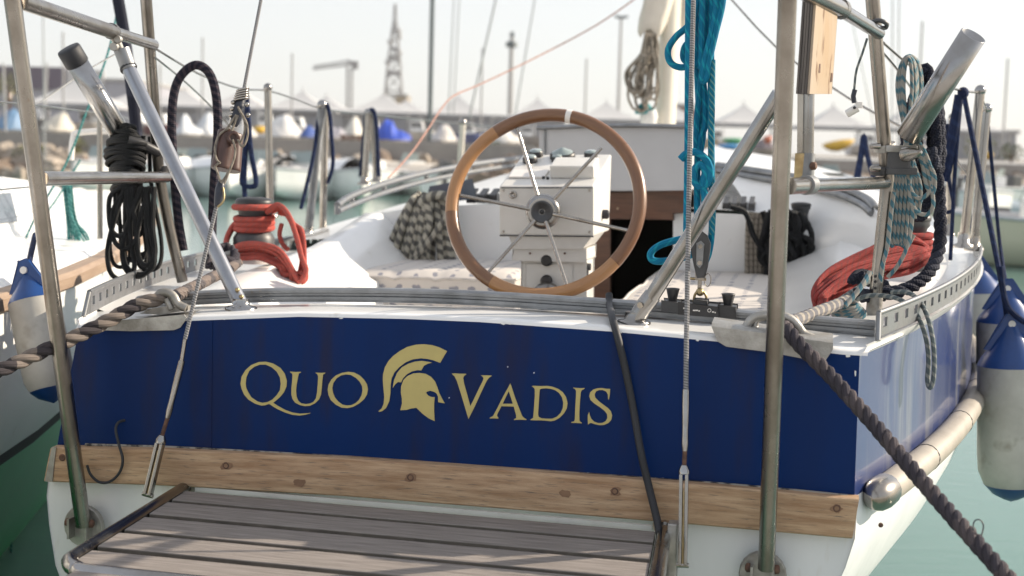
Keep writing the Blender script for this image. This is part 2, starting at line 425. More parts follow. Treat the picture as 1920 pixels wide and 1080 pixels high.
# ================================================================== the sailing boat
boat = thing('sailboat', 'blue and white sailing boat seen from its stern with gold name on the transom', 'sailboat', b(0, 0, 0))
def lerp_tab(tab, x):
    if x <= tab[0][0]: return tab[0][1]
    for (a, p), (c, q) in zip(tab, tab[1:]):
        if x <= c: return p + (q - p) * (x - a) / (c - a)
    return tab[-1][1]
Ttop = [(147, 620), (230, 611), (345, 602), (560, 594), (760, 598), (900, 604), (1150, 622), (1350, 641), (1500, 655), (1560, 663), (1612, 668)]
Tbot = [(1602, 932), (1480, 919), (1293, 903), (960, 879), (640, 856), (400, 841), (107, 836)]
top3 = SP(Ttop, 0); bot3 = SP(Tbot, 0)
ZT = [(inv(p)[0], inv(p)[2]) for p in top3]
# blue transom panel, 25 mm thick
g = G(); g.prism(top3 + bot3, SX * .03); part('transom_panel', g, m_blue, boat)
g = G(); g.prism(SP([(151, 620.5), (230, 612), (345, 603.5), (398, 600.5), (396, 839), (300, 837), (111, 834)], -.0022), SX * .0018); part('transom_skin', g, m_blue, boat, bevel=.0006)
for x, y, w_, h_ in ((944, 606.5, 5, 2.5), (956, 607, 4, 2), (1162, 624, 5, 1.6), (1308, 637.5, 4, 2.4), (640, 597, 5, 1.2), (1470, 653.5, 5, 1.6), (1590, 667, 6, 3), (1604, 700, 2, 6), (1602, 742, 1.6, 4), (1001, 699, 1.4, 1.4), (952, 688, 1.5, 1.5), (842, 746, 1.2, 1.2), (420, 598.5, 6, 1.3), (1240, 897, 7, 1.2), (1100, 887, 5, 1), (560, 850, 6, 1)):
    rc = random.Random(x); g = G(); g.prism(SP([(x + w_ * math.cos(a) * rc.uniform(.6, 1.2), y + h_ * math.sin(a) * rc.uniform(.6, 1.2)) for a in [6.283 * k / 9 for k in range(9)]], -.0012), SX * .001); part('paint_chip', g, m_gel, boat)
# white transom below, with its rounded quarters
low = [(107, 836), (92, 880), (87, 930), (92, 985), (104, 1060), (140, 1160), (260, 1290), (560, 1420), (960, 1450), (1330, 1380), (1490, 1230), (1550, 1140), (1585, 1065), (1603, 1010), (1606, 965), (1602, 932)]
g = G(); g.prism(SP(low, .004) + SP(Tbot[1:-1], .004), SX * .03); part('transom_lower', g, m_gel_low, boat)
# hull sides: the transom outline carried forward
BEAM = [(0, 1.0), (.25, 1.09), (.5, 1.175), (.75, 1.25), (1, 1.315), (1.25, 1.372), (1.5, 1.415), (1.75, 1.448), (2, 1.47), (2.3, 1.487), (2.6, 1.49), (3.5, 1.47), (5, 1.36), (6.5, 1.08), (8, .62), (9.2, .05)]
def beam(s): return 1 + .362 * s - .0665 * s * s if s < 2.6 else lerp_tab([(2.6, 1.4917), (3.5, 1.47), (5, 1.36), (6.5, 1.08), (8, .62), (9.2, .05)], s)
ST = [i * .1 for i in range(27)] + [3, 3.5, 4.2, 5, 5.8, 6.5, 7.2, 8, 8.7, 9.2]
prS = [(1628, 646), (1622, 657), (1612, 668), (1607, 740), (1604, 840), (1602, 932)]
prSl = [(1602, 932), (1606, 965), (1603, 1010), (1585, 1065), (1550, 1140), (1490, 1230), (1330, 1380), (1100, 1440)]
prP = [(143, 600), (146, 610), (147, 620), (135, 690), (120, 770), (107, 836)]
prPl = [(107, 836), (92, 880), (87, 930), (92, 985), (104, 1060), (140, 1160), (260, 1290), (560, 1420)]
def side(px):
    base = [inv(p)[0::2] for p in SP(px, 0)]
    return base
def rows_for(base, flare=0):
    ref = abs(base[0][0]); rows = []
    for s in ST:
        k = beam(s) / 1.0
        sheer = (.018 if base[0][0] > 0 else -.004) * s if s < 3 else (.054 if base[0][0] > 0 else -.012) + .07 * (s - 3)
        rows.append([b(u * k if i == 0 or True else u, s, z + sheer * max(0, (z - .2)) / 1.15) for i, (u, z) in enumerate(base)])
    return rows
for nm, pr, prl in (('starboard', prS, prSl), ('port', prP, prPl)):
    base, bl = side(pr), side(prl)
    cap = rows_for(base[:3]); g = G(); g.grid([r for r in cap]); part('gunwale', g, m_gel, boat)
    g = G(); g.grid(rows_for(base[2:])); part('topside', g, m_blue_side, boat)
    g = G(); g.grid(rows_for(bl)); part('hull_bottom', g, m_gel_low, boat)
EDGE = {1: side(prS)[0], -1: side(prP)[0]}
def zsheer(s, sg=1): return (.018 if sg > 0 else -.004) * s if s < 3 else (.054 if sg > 0 else -.012) + .07 * (s - 3)
def edge(sg, s, du=0, dz=0):            # deck edge on either side
    u, z = EDGE[sg]
    return b(u * beam(s) + du, s, z + zsheer(s, sg) * (z - .2) / 1.15 + dz)
def zd(u, s):                           # deck height in the boat's own z
    zt = lerp_tab(ZT, max(-1.0, min(.985, u))) + .012
    zl = EDGE[1][1] if u > 0 else EDGE[-1][1]
    k = max(0, 1 - s / 1.1)
    return zt * k + (zl + zsheer(s, u)) * (1 - k)
# stern deck
g = G(); us = [-1.0 + i * .0817 for i in range(25)]
us = [EDGE[-1][0]] + [u for u in us if EDGE[-1][0] + .03 < u < EDGE[1][0] - .02] + [EDGE[1][0]]
rows = []
for s, dz in ((0.0, -.012), (.003, -.005), (.012, -.001), (.03, 0), (.08, .001), (.16, .002), (.27, .002), (.3, -.004)):
    k = beam(s)
    rows.append([b(u * k, s, zd(u, s) + dz) for u in us])
g.grid(rows); part('stern_deck', g, m_gel, boat)
g = G(); g.grid([[b(u, .301 + q, zd(u, .3) - .004 - d_) for u in (-.92, -.6, -.3, 0, .3, .6, .92)] for d_, q in ((0, 0), (.03, .006), (.36, .006))]); part('cockpit_aft_wall', g, m_gel, boat)
# side decks and cockpit coamings, to the main bulkhead
BK = 2.75
SS = [.27, .5, .8, 1.1, 1.4, 1.7, 2.0, 2.3, 2.55, BK]
CRP = [(.27, .004), (.8, .01), (1.4, .025), (1.9, .055), (2.3, .105), (BK, .175)]
CRS = [(.27, .004), (.8, .01), (1.4, .02), (1.9, .03), (2.3, .04), (BK, .05)]
for sg, CRT in ((1, CRS), (-1, CRP)):
    rows = []
    for s in SS:
        e = inv(edge(sg, s)); ub = abs(e[0]); zc = zd(sg * ub, s); h = lerp_tab(CRT, s)
        uf = ub - .20; uc = min(uf - .06, 1.02 + .02 * s); ui = uc - .1; ut = .70
        col = [(ub, e[2]), (ub - .03, zc + .002), (uf, zc + .002), (uc + .03, zc + h * .75), (uc, zc + h), (ui + .02, zc + h), (ui, zc + h - .02), (ut + .07, zc - .06), (ut, 1.02)]
        rows.append([b(sg * u, s, z) for u, z in col])
    g = G(); g.grid(rows); part('cockpit_coaming', g, m_gel, boat)
# coach roof forward of the bulkhead
def zroof(s): return 1.515 + .066 * (s - BK) if s < 5.4 else 1.69 - .12 * (s - 5.4)
rows = []
for s in [BK, 3.1, 3.6, 4.2, 4.8, 5.4, 6.0, 6.6]:
    ub = abs(inv(edge(1, s))[0]); z0 = zd(1, s); row = []
    for u, z in ((-1.0, z0 - .02), (-.78, z0), (-.72, zroof(s) - .03), (-.66, zroof(s)), (-.3, zroof(s) + .035), (0, zroof(s) + .045), (.3, zroof(s) + .035), (.66, zroof(s)), (.72, zroof(s) - .03), (.78, z0), (1.0, z0 - .02)):
        row.append(b(u * ub * (1 if abs(u) == 1 else 1), s, z))
    rows.append(row)
g = G(); g.grid(rows); part('coach_roof', g, m_gel, boat)
rows = [[edge(-1, s, .0, .0), edge(-1, s, .1, .003), b(0, s, zd(1, s) + .03), edge(1, s, -.1, .003), edge(1, s)] for s in (6.6, 7.2, 8, 8.7, 9.15)]
g = G(); g.grid(rows); part('foredeck', g, m_gel, boat)
# main bulkhead with the companionway cut through
bl = [(640, 575), (655, 470), (690, 404), (780, 388), (935, 383), (1113, 388), (1113, 600)]
g = G(); g.prism(SP(bl, BK), SX * .03); part('bulkhead', g, m_gel, boat)
brr = [(1262, 600), (1262, 398), (1330, 399), (1432, 404), (1440, 600)]
g = G(); g.prism(SP(brr, BK), SX * .03); part('bulkhead', g, m_gel, boat)
g = G(); g.prism(SP([(1113, 600), (1113, 566), (1262, 572), (1262, 600)], BK), SX * .03); part('companionway_sill', g, m_mahog, boat)
g = G()                                  # cabin box behind the opening, its walls painted dark as interior shade
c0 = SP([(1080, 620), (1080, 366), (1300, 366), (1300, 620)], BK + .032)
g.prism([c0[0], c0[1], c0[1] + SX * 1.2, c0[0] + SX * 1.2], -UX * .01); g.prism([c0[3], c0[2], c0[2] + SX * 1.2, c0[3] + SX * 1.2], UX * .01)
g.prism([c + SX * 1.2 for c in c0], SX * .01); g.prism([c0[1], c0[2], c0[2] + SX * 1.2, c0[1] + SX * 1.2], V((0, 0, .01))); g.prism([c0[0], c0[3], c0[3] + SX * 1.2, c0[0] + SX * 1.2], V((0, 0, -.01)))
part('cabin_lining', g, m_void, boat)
# wooden companionway frame
g = G(); g.prism(SP([(1108, 362), (1290, 358), (1290, 398), (1262, 400), (1262, 412), (1108, 409)], BK - .03), SX * .028); part('companionway_beam', g, m_mahog, boat, bevel=.003)
g = G(); g.prism(SP([(1113, 409), (1143, 410), (1143, 600), (1113, 600)], BK - .02), SX * .018); part('companionway_post', g, m_mahog, boat, bevel=.003)
g = G(); g.lathe(S(1158, 391, BK - .031), -SX, [(.006, 0), (.005, .003)], 8); part('screw_plug', g, m_ply, boat)
# sliding hatch garage: big grey panel over the companionway
gp = [(1010, 357), (1011, 243), (1016, 238), (1150, 234), (1287, 236), (1292, 241), (1292, 357)]
g = G(); g.prism(SP(gp, 2.6), SX * .5); hg = part('hatch_garage', g, m_grey, boat, bevel=.012)
g = G(); g.tube(cr(SP([(1006, 240), (1080, 237), (1150, 235.5), (1230, 236), (1298, 238)], 2.585), 4), .009, 8); part('edge_trim', g, m_alu, hg)
g = G(); g.tube(SP([(1022, 243), (1022, 356)], 2.594), .004, 6); part('panel_seam', g, m_alu, hg)
# instrument window and deck gear on the port half of the coach roof
g = G(); g.prism(SP([(797, 383), (806, 350), (884, 336), (893, 372)], BK - .012), SX * .01); part('tinted_window', g, M('tinted_window', (.10, .12, .15), .15), boat, bevel=.002)
def clutch_bank(px, py, s, n, w_px):
    c = S(px, py, s)
    for i in range(n):
        p = c + UX * (w_px * i)
        g = G(); g.box(p + V((0, 0, .02)), UX * (w_px * .4), SX * .06, V((0, 0, .02))); g.box(p + V((0, 0, .045)) - SX * .02, UX * (w_px * .3), SX * .05 + V((0, 0, .014)), V((0, 0, .006)))
        k = part('rope_clutch', g, m_black if i % 2 == 0 else m_dkgrey, boat, bevel=.003)
clutch_bank(888, 380, BK + .12, 3, .05)
clutch_bank(1362, 396, BK + .1, 4, .036)
# coach-roof grab rails
def rail(pxs, r, mat, name, n=8, posts=(), ph=.04):
    p = cr(SP(pxs), 5); g = G(); g.tube(p, r, n); o = part(name, g, mat, boat)
    for i in posts:
        q = S(*pxs[i]); g = G(); g.tube([q, q - V((0, 0, ph))], r * .8, 6); part('rail_foot', g, mat, o)
rail([(632, 385, 2.62), (660, 367, 2.95), (720, 345, 3.5), (800, 324, 4.2), (880, 309, 4.9), (985, 295, 5.9)], .016, m_alu, 'grab_rail', posts=(0, 1, 2, 3, 4))
rail([(634, 396, 2.6), (668, 381, 2.95), (725, 360, 3.5), (800, 339, 4.2), (880, 323, 4.9), (985, 306, 5.9)], .014, m_alu, 'grab_rail')
lo_ = [(1405, 560, 2.72), (1425, 540, 2.72), (1480, 522, 2.70), (1530, 520, 2.58), (1580, 522, 2.36), (1630, 526, 2.06), (1680, 530, 1.75)]
mi_ = [(1405, 404, 2.78), (1425, 405, 2.78), (1485, 425, 2.74), (1545, 436, 2.62), (1598, 446, 2.4), (1650, 455, 2.08), (1694, 470, 1.78)]
hi_ = [(1335, 313, 3.5), (1345, 314, 3.45), (1420, 325, 3.2), (1500, 338, 3.0), (1570, 356, 2.75), (1625, 378, 2.42), (1668, 420, 2.0)]
g = G(); rw = []
for t in range(9):
    q = t / 8; rw.append([])
    for l_, m_, h_ in zip(lo_, mi_, hi_):
        c_ = [((1 - q) * (1 - 2 * q) * l_[k] + 4 * q * (1 - q) * m_[k] + q * (2 * q - 1) * h_[k]) for k in range(3)]
        rw[-1].append(S(*c_))
rw.append([p + SX * .06 - V((0, 0, .004)) for p in rw[-1]]); rw.append([p + SX * .3 - V((0, 0, .25)) for p in rw[-1]])
g.grid([cr(r, 4) for r in rw]); part('coaming_wall', g, m_gel, boat)
rail([(1642, 393, 2.3), (1625, 374, 2.42), (1578, 354, 2.72), (1500, 335, 2.98), (1420, 322, 3.18), (1345, 311, 3.43)], .019, m_alu, 'grab_rail', posts=(0,))
rail([(1634, 400, 2.28), (1612, 382, 2.41), (1566, 363, 2.68), (1500, 346, 2.94), (1420, 333, 3.14), (1345, 320, 3.38)], .014, m_alu, 'grab_rail')
# cockpit benches under the cushions
g = G(); g.bbox(-.98, -.22, 1.55, BK, .98, 1.13); part('cockpit_bench', g, m_gel, boat, bevel=.01)
g = G(); g.bbox(.22, .98, .34, BK, .98, 1.235); part('cockpit_bench', g, m_gel, boat, bevel=.01)
g = G(); g.bbox(-.98, .98, .3, BK, .72, .75); part('cockpit_sole', g, m_teak, boat)
# traveller track on the stern deck
trk = [(262, 566), (330, 560), (420, 555), (560, 551.5), (760, 553), (900, 558), (1050, 567), (1200, 577), (1350, 590), (1480, 601), (1640, 614)]
def bow(pxs, s, prof, dz=0):
    P = [p for p in cr(SP(pxs, s), 4)]; rows = []
    for p in P: rows.append([p + SX * a + V((0, 0, c + dz)) for a, c in prof])
    return rows
pf = [(-.018, -.019), (-.018, -.013), (-.027, -.012), (-.027, -.004), (-.020, -.002), (-.020, .004), (-.026, .006), (-.026, .013), (-.014, .017), (.012, .017), (.02, .012), (.02, -.02)]
g = G(); g.grid(bow(trk, .235, pf), smooth=False); tr = part('traveller_track', g, m_alu, boat)
for side_i in (0, -1):
    pr_ = bow(trk, .235, pf)[side_i]; g = G(); g.add(pr_, [tuple(range(len(pr_)))]); part('track_end', g, m_black, tr)
# mooring plates wrapped over the quarters and their fairleads
def plate(pxs, s, name, mat):
    g = G(); g.prism(SP(pxs, s), SX * .003); return part(name, g, mat, boat, bevel=.001)
pl = plate([(1334, 612), (1345, 640), (1362, 650), (1440, 660), (1530, 677), (1548, 676), (1562, 655), (1562, 643), (1450, 627)], -.012, 'quarter_plate', m_cast)
g = G(); a, c = S(1334, 612, -.012), S(1562, 644, -.012)
g.grid([[a, c], [a + SX * .01 + V((0, 0, .007)), c + SX * .01 + V((0, 0, .007))], [a + SX * .09 + V((0, 0, .012)), c + SX * .09 + V((0, 0, .012))]]); part('plate_top', g, m_cast, pl)
pl = plate([(186, 619), (205, 602), (345, 590), (350, 596), (338, 614), (326, 619), (245, 621)], -.012, 'quarter_plate', m_cast)
g = G(); a, c = S(192, 616, -.012), S(348, 596, -.012)
g.grid([[a, c], [a + SX * .01 + V((0, 0, .010)), c + SX * .01 + V((0, 0, .004))], [a + SX * .09 + V((0, 0, .016)), c + SX * .09 + V((0, 0, .01))]]); part('plate_top', g, m_cast, pl)
def fairlead(pxs, s, r):
    p = cr(SP(pxs, s), 5); g = G(); g.tube(p, r, 8)
    return g
# starboard closed fairlead (loop over the rope) with feet
g = fairlead([(1375, 622), (1395, 617), (1408, 600), (1424, 592), (1450, 590), (1474, 594), (1492, 606), (1506, 625), (1524, 634)], .03, .0105)
g.tube(cr(SP([(1416, 612), (1420, 600), (1440, 595), (1468, 597), (1486, 610), (1490, 628), (1460, 632), (1428, 628), (1416, 612)], .035), 5), .007, 8)
g.prism(SP([(1368, 626), (1376, 616), (1392, 614), (1402, 622)], .03), SX * .03); g.prism(SP([(1500, 636), (1506, 624), (1526, 632), (1530, 641)], .03), SX * .03)
part('fairlead', g, m_cast, boat)
g = fairlead([(292, 562), (300, 550), (316, 549), (326, 556), (334, 570), (350, 578)], .03, .011)
g.prism(SP([(262, 588), (285, 578), (352, 574), (352, 582), (300, 590)], .03), SX * .04)
g.tube(SP([(312, 560), (322, 580)], .03), .009, 8); part('fairlead', g, m_cast, boat)
# perforated toe rails
def toe(sg, s0, s1, n):
    pts = [edge(sg, s0 + (s1 - s0) * i / 60, -sg * .012, .003) for i in range(61)]
    T, N, B = frames(pts); h = .058
    g = G()
    for z0, z1 in ((0, .020), (.043, h)):
        rows = []
        for p, t in zip(pts, T):
            nn = V((t.y, -t.x, 0)).normalized() * .003
            rows.append([p - nn + V((0, 0, z0)), p + nn + V((0, 0, z0)), p + nn + V((0, 0, z1)), p - nn + V((0, 0, z1))])
        g.grid(rows, smooth=False, closed=True)
    rr = [p + V((0, 0, h)) for p in pts]; g.tube(rr, .0065, 8)
    L = (s1 - s0) / n
    for i in range(n + 1):
        s = s0 + L * i; a, c = edge(sg, max(s0, s - L * .33), -sg * .012, .003), edge(sg, min(s1, s + L * .33), -sg * .012, .003)
        d = c - a; nn = V((d.y, -d.x, 0)).normalized() * .003
        g.box((a + c) / 2 + V((0, 0, .0315)), d / 2, nn, V((0, 0, .0116)))
    e = pts[0]; g.tube([e + V((0, 0, h)), e - SX * .05 * .6 + V((0, 0, -.004))], .0065, 8)
    q0, q1 = pts[0], pts[0] - SX * .03 + V((0, 0, -.002)); nn = UX * .003
    g.prism([q0 - nn, q0 - nn + V((0, 0, h)), q1 - nn], UX * .006)
    return part('toe_rail', g, m_alu, boat)
toe(1, .1, 2.55, 28); toe(-1, .12, 3.2, 34)
# pine strake across the transom with its screws
wood = [(97, 838), (300, 840), (640, 858), (960, 881), (1293, 905), (1480, 922), (1611, 934), (1612, 960), (1607, 985), (1598, 1010), (1293, 983), (960, 955), (640, 930), (300, 910), (84, 903), (90, 870)]
P = SP(wood, -.032); g = G()
W0 = SP([(97 + (1611 - 97) * i / 12, 0) for i in range(13)], -.032)
def yt(x): return lerp_tab([(97, 838), (300, 841), (640, 858), (960, 881), (1293, 905), (1480, 922), (1611, 934)], x)
def yb(x): return lerp_tab([(84, 903), (300, 910), (640, 930), (960, 955), (1293, 983), (1598, 1010)], x)
rows = []
for i in range(31):
    t = i / 30; xt, xb = 97 + (1611 - 97) * t, 84 + (1598 - 84) * t
    a, c = S(xt, yt(xt), -.028), S(xb, yb(xb), -.028)
    rows.append([a + SX * .03, a + V((0, 0, -.001)), a.lerp(c, .04) - SX * .005, a.lerp(c, .5) - SX * .006, a.lerp(c, .96) - SX * .005, c, c + SX * .03])
g.grid(rows, smooth=False)
# swap uv so that grain runs along the board
g.uv = [tuple((q[1], q[0]) for q in uv) if uv else None for uv in g.uv]
for k in (0, -1): g.add(rows[k], [tuple(range(len(rows[k])))])
sk = part('wood_strake', g, m_strake, boat)
for x, y in ((117, 858), (424, 873), (770, 895), (1153, 921), (1569, 953)):
    g = G(); g.lathe(S(x, y, -.033), -SX, [(.0095, -.002), (.0095, .0018), (.007, .003), (.005, .002), (0, .002)], 12); part('screw', g, m_rust, sk)
for x, y in ((424, 874), (770, 896), (1153, 922), (1569, 954), (1060, 925), (1440, 955), (560, 905)):
    rc = random.Random(x); g = G(); g.prism(SP([(x + 13 * math.cos(a) * rc.uniform(.55, 1.15), y + 9 * math.sin(a) * rc.uniform(.55, 1.15)) for a in [6.283 * k / 11 for k in range(11)]], -.0352), SX * .0008); part('stain', g, m_stain, sk)
g = G(); g.prism(SP([(84, 903), (90, 872), (97, 838), (105, 838), (101, 870), (98, 903)], -.037), SX * .003); part('end_plate', g, m_cast, sk)
# weathered sealant bead above the strake
g = G(); g.tube(cr(SP([(160, 834), (300, 838), (400, 843), (640, 857), (900, 876), (1293, 903), (1480, 919), (1590, 930)], -.006), 4), .004, 6); part('sealant_bead', g, M('old_sealant', (.3, .28, .25), .8, c2=(.02, .02, .025), scale=22, lo=.45, hi=.55), sk)
# rubbing tube along the starboard side with its cast end cap
base = side(prS)
def strk(s, du=.03, dz=0):
    u, z = base[-1]; return b(u * beam(s) + du, s, z + zsheer(s) * (z - .2) / 1.15 - .01 + dz)
P = [strk(.1 + i * .1) for i in range(32)]
g = G(); g.tube(P, .036, 14); rt = part('rubbing_tube', g, m_tubegrey, boat)
for i in (4, 9, 15, 19): g = G(); g.lathe(P[i], P[i + 1] - P[i], [(.0372, 0), (.0372, .004)], 16); part('tube_joint', g, m_dkgrey, rt)
ax = (P[0] - P[1]).normalized()
g = G(); g.lathe(P[0] - ax * .03, ax, [(.040, 0), (.041, .03), (.039, .06), (.031, .085), (.018, .10), (0, .104)], 18); ec = part('end_cap', g, m_steel, rt)
g = G(); g.lathe(S(1638, 978, -.0), V((.3, -1, 0)), [(.006, .03), (.005, .034)], 8); part('cap_screw', g, m_rust, ec)
# ------------------------------------------------------------------ gold name and helmet on the transom
LET = {
 'Q': ((440, 660, 260 / 1920), [(80,440),(95,340),(150,250),(230,180),(330,140),(430,135),(530,160),(630,220),(690,300),(720,400),(715,480),(680,560),(620,630),(550,690),(530,705),(600,750),(700,805),(800,840),(900,855),(1000,850),(1045,845),(1045,850),(980,868),(900,880),(800,870),(700,840),(600,795),(530,755),(490,725),(470,720),(420,738),(370,742),(280,715),(190,660),(130,590),(95,510)],
       [(150,440),(160,350),(200,260),(270,205),(350,175),(430,175),(510,210),(580,270),(625,350),(637,440),(625,530),(580,600),(520,660),(450,695),(380,705),(310,685),(230,630),(180,550),(155,490)]),
 'U': ((440, 660, 260 / 1920), [(765,272),(840,278),(915,275),(915,285),(885,300),(870,380),(855,460),(848,540),(855,620),(880,680),(920,712),(980,722),(1040,715),(1090,690),(1125,640),(1140,560),(1150,440),(1155,340),(1145,310),(1120,292),(1120,286),(1190,290),(1250,286),(1252,295),(1222,315),(1212,400),(1205,500),(1195,590),(1165,660),(1110,712),(1040,745),(970,750),(900,735),(835,700),(800,650),(785,590),(785,500),(795,400),(800,320),(795,300),(768,282)], None),
 'O': ((440, 660, 260 / 1920), [(1287,520),(1300,450),(1340,380),(1400,325),(1480,290),(1570,275),(1650,285),(1730,325),(1790,385),(1830,450),(1843,520),(1830,590),(1790,655),(1720,715),(1640,760),(1560,778),(1480,770),(1400,730),(1330,665),(1298,595)],
       [(1350,500),(1365,430),(1410,365),(1470,325),(1540,310),(1610,318),(1680,360),(1730,410),(1762,470),(1770,530),(1755,600),(1720,665),(1670,710),(1610,738),(1550,742),(1490,730),(1430,685),(1385,630),(1360,565)]),
 'V': ((840, 680, 1 / 9), [(65,185),(120,182),(200,188),(300,188),(308,198),(270,225),(255,260),(270,350),(320,530),(375,735),(430,630),(520,440),(590,300),(600,260),(580,232),(555,215),(640,216),(735,218),(735,228),(690,255),(650,310),(560,500),(450,740),(345,950),(300,800),(220,530),(150,310),(110,230),(75,200)], None),
 'A': ((840, 680, 1 / 9), [(1048,350),(1065,390),(1130,590),(1210,800),(1250,900),(1290,940),(1322,955),(1320,968),(1210,962),(1110,968),(1115,955),(1150,935),(1150,890),(1110,740),(900,735),(830,870),(825,900),(850,935),(845,945),(780,940),(705,942),(705,930),(760,900),(830,770),(930,570),(1020,410)],
       [(1025,480),(1095,695),(920,695),(970,590)]),
 'D': ((990, 700, 170 / 1669), [(68,238),(95,230),(240,237),(350,232),(450,248),(560,290),(640,350),(700,440),(728,550),(712,650),(660,740),(580,820),(490,870),(420,882),(330,872),(230,865),(130,865),(40,862),(45,852),(95,820),(110,640),(125,420),(125,290),(105,262)],
       [(215,300),(250,282),(330,275),(420,285),(500,310),(570,360),(625,440),(650,540),(640,640),(600,730),(530,800),(440,838),(340,838),(250,830),(195,805),(185,760),(195,600),(207,400)]),
 'I': ((990, 700, 170 / 1669), [(833,262),(880,270),(960,275),(1040,272),(1040,285),(985,315),(970,360),(955,540),(945,720),(945,870),(960,895),(990,912),(985,922),(890,912),(795,912),(800,898),(850,885),(862,850),(870,640),(882,430),(885,320),(865,290),(838,275)], None),
 'S': ((990, 700, 170 / 1669), [(1512,288),(1505,400),(1485,490),(1475,470),(1470,390),(1440,335),(1380,308),(1310,308),(1250,335),(1225,390),(1235,445),(1290,505),(1380,575),(1470,640),(1525,700),(1548,780),(1530,860),(1480,915),(1400,950),(1310,955),(1230,935),(1160,912),(1125,925),(1105,945),(1100,850),(1100,770),(1125,710),(1135,770),(1165,840),(1215,890),(1290,918),(1370,915),(1430,880),(1462,820),(1455,750),(1410,690),(1320,620),(1220,555),(1150,490),(1128,420),(1145,350),(1200,300),(1280,275),(1360,272),(1440,285)], None)}
def dec(o, pts): return [S(o[0] + x * o[2], o[1] + y * o[2], -.0025) for x, y in pts]
for ch in 'QUOVADIS':
    o, out, hole = LET[ch]; g = G(); g.prism(dec(o, out), SX * .002, holes=[dec(o, hole)] if hole else ())
    part('letter', g, m_gold, boat, label='gold serif letter ' + ch)
o = (700, 640, 160 / 1080)
crest = [(62,885),(105,850),(130,790),(138,700),(128,600),(120,500),(122,420),(145,330),(190,250),(250,185),(330,125),(430,70),(540,42),(640,37),(740,48),(830,75),(932,125),(890,195),(845,272),(760,240),(680,222),(600,215),(500,228),(410,265),(330,325),(265,395),(230,470),(218,550),(215,660),(200,760),(160,845),(110,885),(75,892)]
plume = [(245,590),(262,490),(300,400),(360,330),(440,285),(520,258),(610,248),(680,258),(742,270),(690,283),(640,310),(605,368),(560,365),(490,380),(420,420),(370,475),(350,520),(310,515),(275,545)]
helm = [(340,872),(362,790),(360,720),(348,650),(352,570),(380,490),(430,440),(500,408),(580,400),(660,412),(730,450),(780,510),(812,590),(835,660),(870,730),(902,785),(820,770),(818,700),(800,660),(770,640),(720,625),(685,635),(665,652),(690,685),(730,705),(775,708),(768,790),(768,880),(775,1010),(700,975),(620,915),(545,842),(480,850),(420,868)]
g = G(); g.prism(dec(o, helm), SX * .002); he = part('helmet_emblem', g, m_gold, boat, label='gold crested helmet emblem in profile')
g = G(); g.prism(dec(o, crest), SX * .002); part('crest', g, m_gold, he)
g = G(); g.prism(dec(o, plume), SX * .002); part('plume', g, m_gold, he)
# ------------------------------------------------------------------ stern frames of steel tube
def pole(pa, pb, r, mat, name='frame_post', n=16, label=None):
    g = G(); g.tube([pa, pb], r, n); return part(name, g, mat, boat, label)
# port side
nl = pole(S(18, -40, -.33), S(156, 985, -.07), .0195, m_steel_b)
fl = pole(S(271, -40, .62), S(296, 300, .85), .0175, m_steel_b)
g = G(); g.tube(cr(SP([(296, 300, .85), (300, 335, .87), (316, 420, .9), (342, 528, .93)]), 5), .0175, 14); part('frame_post', g, m_steel_b, boat)
g = G(); g.tube(SP([(38, 2, -.3), (212, 60, .3)]), .0195, 14); tb = part('frame_bar', g, m_steel_b, boat)
g = G(); g.tube(SP([(212, 60, .3), (288, 84, .66)]), .0165, 14); part('bar_end', g, m_steel, tb)
g = G(); g.lathe(S(207, 58, .29), (S(212, 60, .3) - S(38, 2, -.3)), [(.0225, 0), (.0225, .02)], 14); part('clamp', g, m_dkgrey, tb)
pole(S(78, 335, -.22), S(312, 332, .87), .0175, m_steel, 'frame_bar')
for s_, x_, y_ in ((.0, 150, 985),):
    g = G(); c = S(160, 985, -.035)
    g.lathe(c, -SX, [(.055, 0), (.055, .01), (.052, .014)], 20)
    g.box(c - SX * .028 - UX * .024, UX * .003, SX * .018, V((0, 0, .026))); g.box(c - SX * .028 + UX * .024, UX * .003, SX * .018, V((0, 0, .026)))
    hb = part('hinge_bracket', g, m_cast, boat)
    for q in (-1, 1): g = G(); g.lathe(c - SX * .03 + UX * .028 * q + V((0, 0, .014)), UX * q, [(.011, 0), (.011, .008), (.006, .012)], 6); part('bolt', g, m_rust, hb)
# starboard side
nr = pole(S(1478, -40, -.36), S(1437, 1066, -.07), .0195, m_steel_b)
fr = pole(S(1633, -40, .5), S(1664, 340, .62), .0185, m_steel_b)
g = G(); g.tube(SP([(1664, 338, .62), (1641, 560, .62)]), .0175, 14); pf_ = part('frame_post', g, m_steel_b, boat)
for y in (518, 528, 540): g = G(); g.lathe(S(1641, y, .60), -SX, [(.004, 0), (.004, .004)], 8); part('bolt_hole', g, m_black, pf_)
g = G(); g.tube(SP([(1641, 555, .62), (1638, 592, .62)]), .0215, 14); part('post_socket', g, m_cast, boat)
g = G(); g.tube(SP([(1480, -30, -.28), (1580, 18, .12)]), .0195, 14); tb = part('frame_bar', g, m_steel, boat)
g = G(); g.tube(SP([(1580, 20, .12), (1648, 62, .5)]), .0165, 14); part('bar_end', g, m_chrome, tb)
g = G(); g.lathe(S(1572, 14, .1), (S(1648, 62, .5) - S(1580, 20, .12)), [(.024, 0), (.024, .03)], 14); part('clamp', g, m_dkgrey, tb)
g = G(); g.tube(cr(SP([(1633, 42, .47), (1648, 38, .46), (1662, 44, .47), (1660, 52, .5), (1644, 50, .46), (1634, 46, .46)]), 4), .006, 6); part('lashing', g, m_dkgrey, tb)
pole(S(1478, 349, -.25), S(1520, 347, -.05), .0185, m_steel, 'frame_bar')
pole(S(1520, 347, -.05), S(1660, 343, .6), .0165, m_chrome, 'frame_bar')
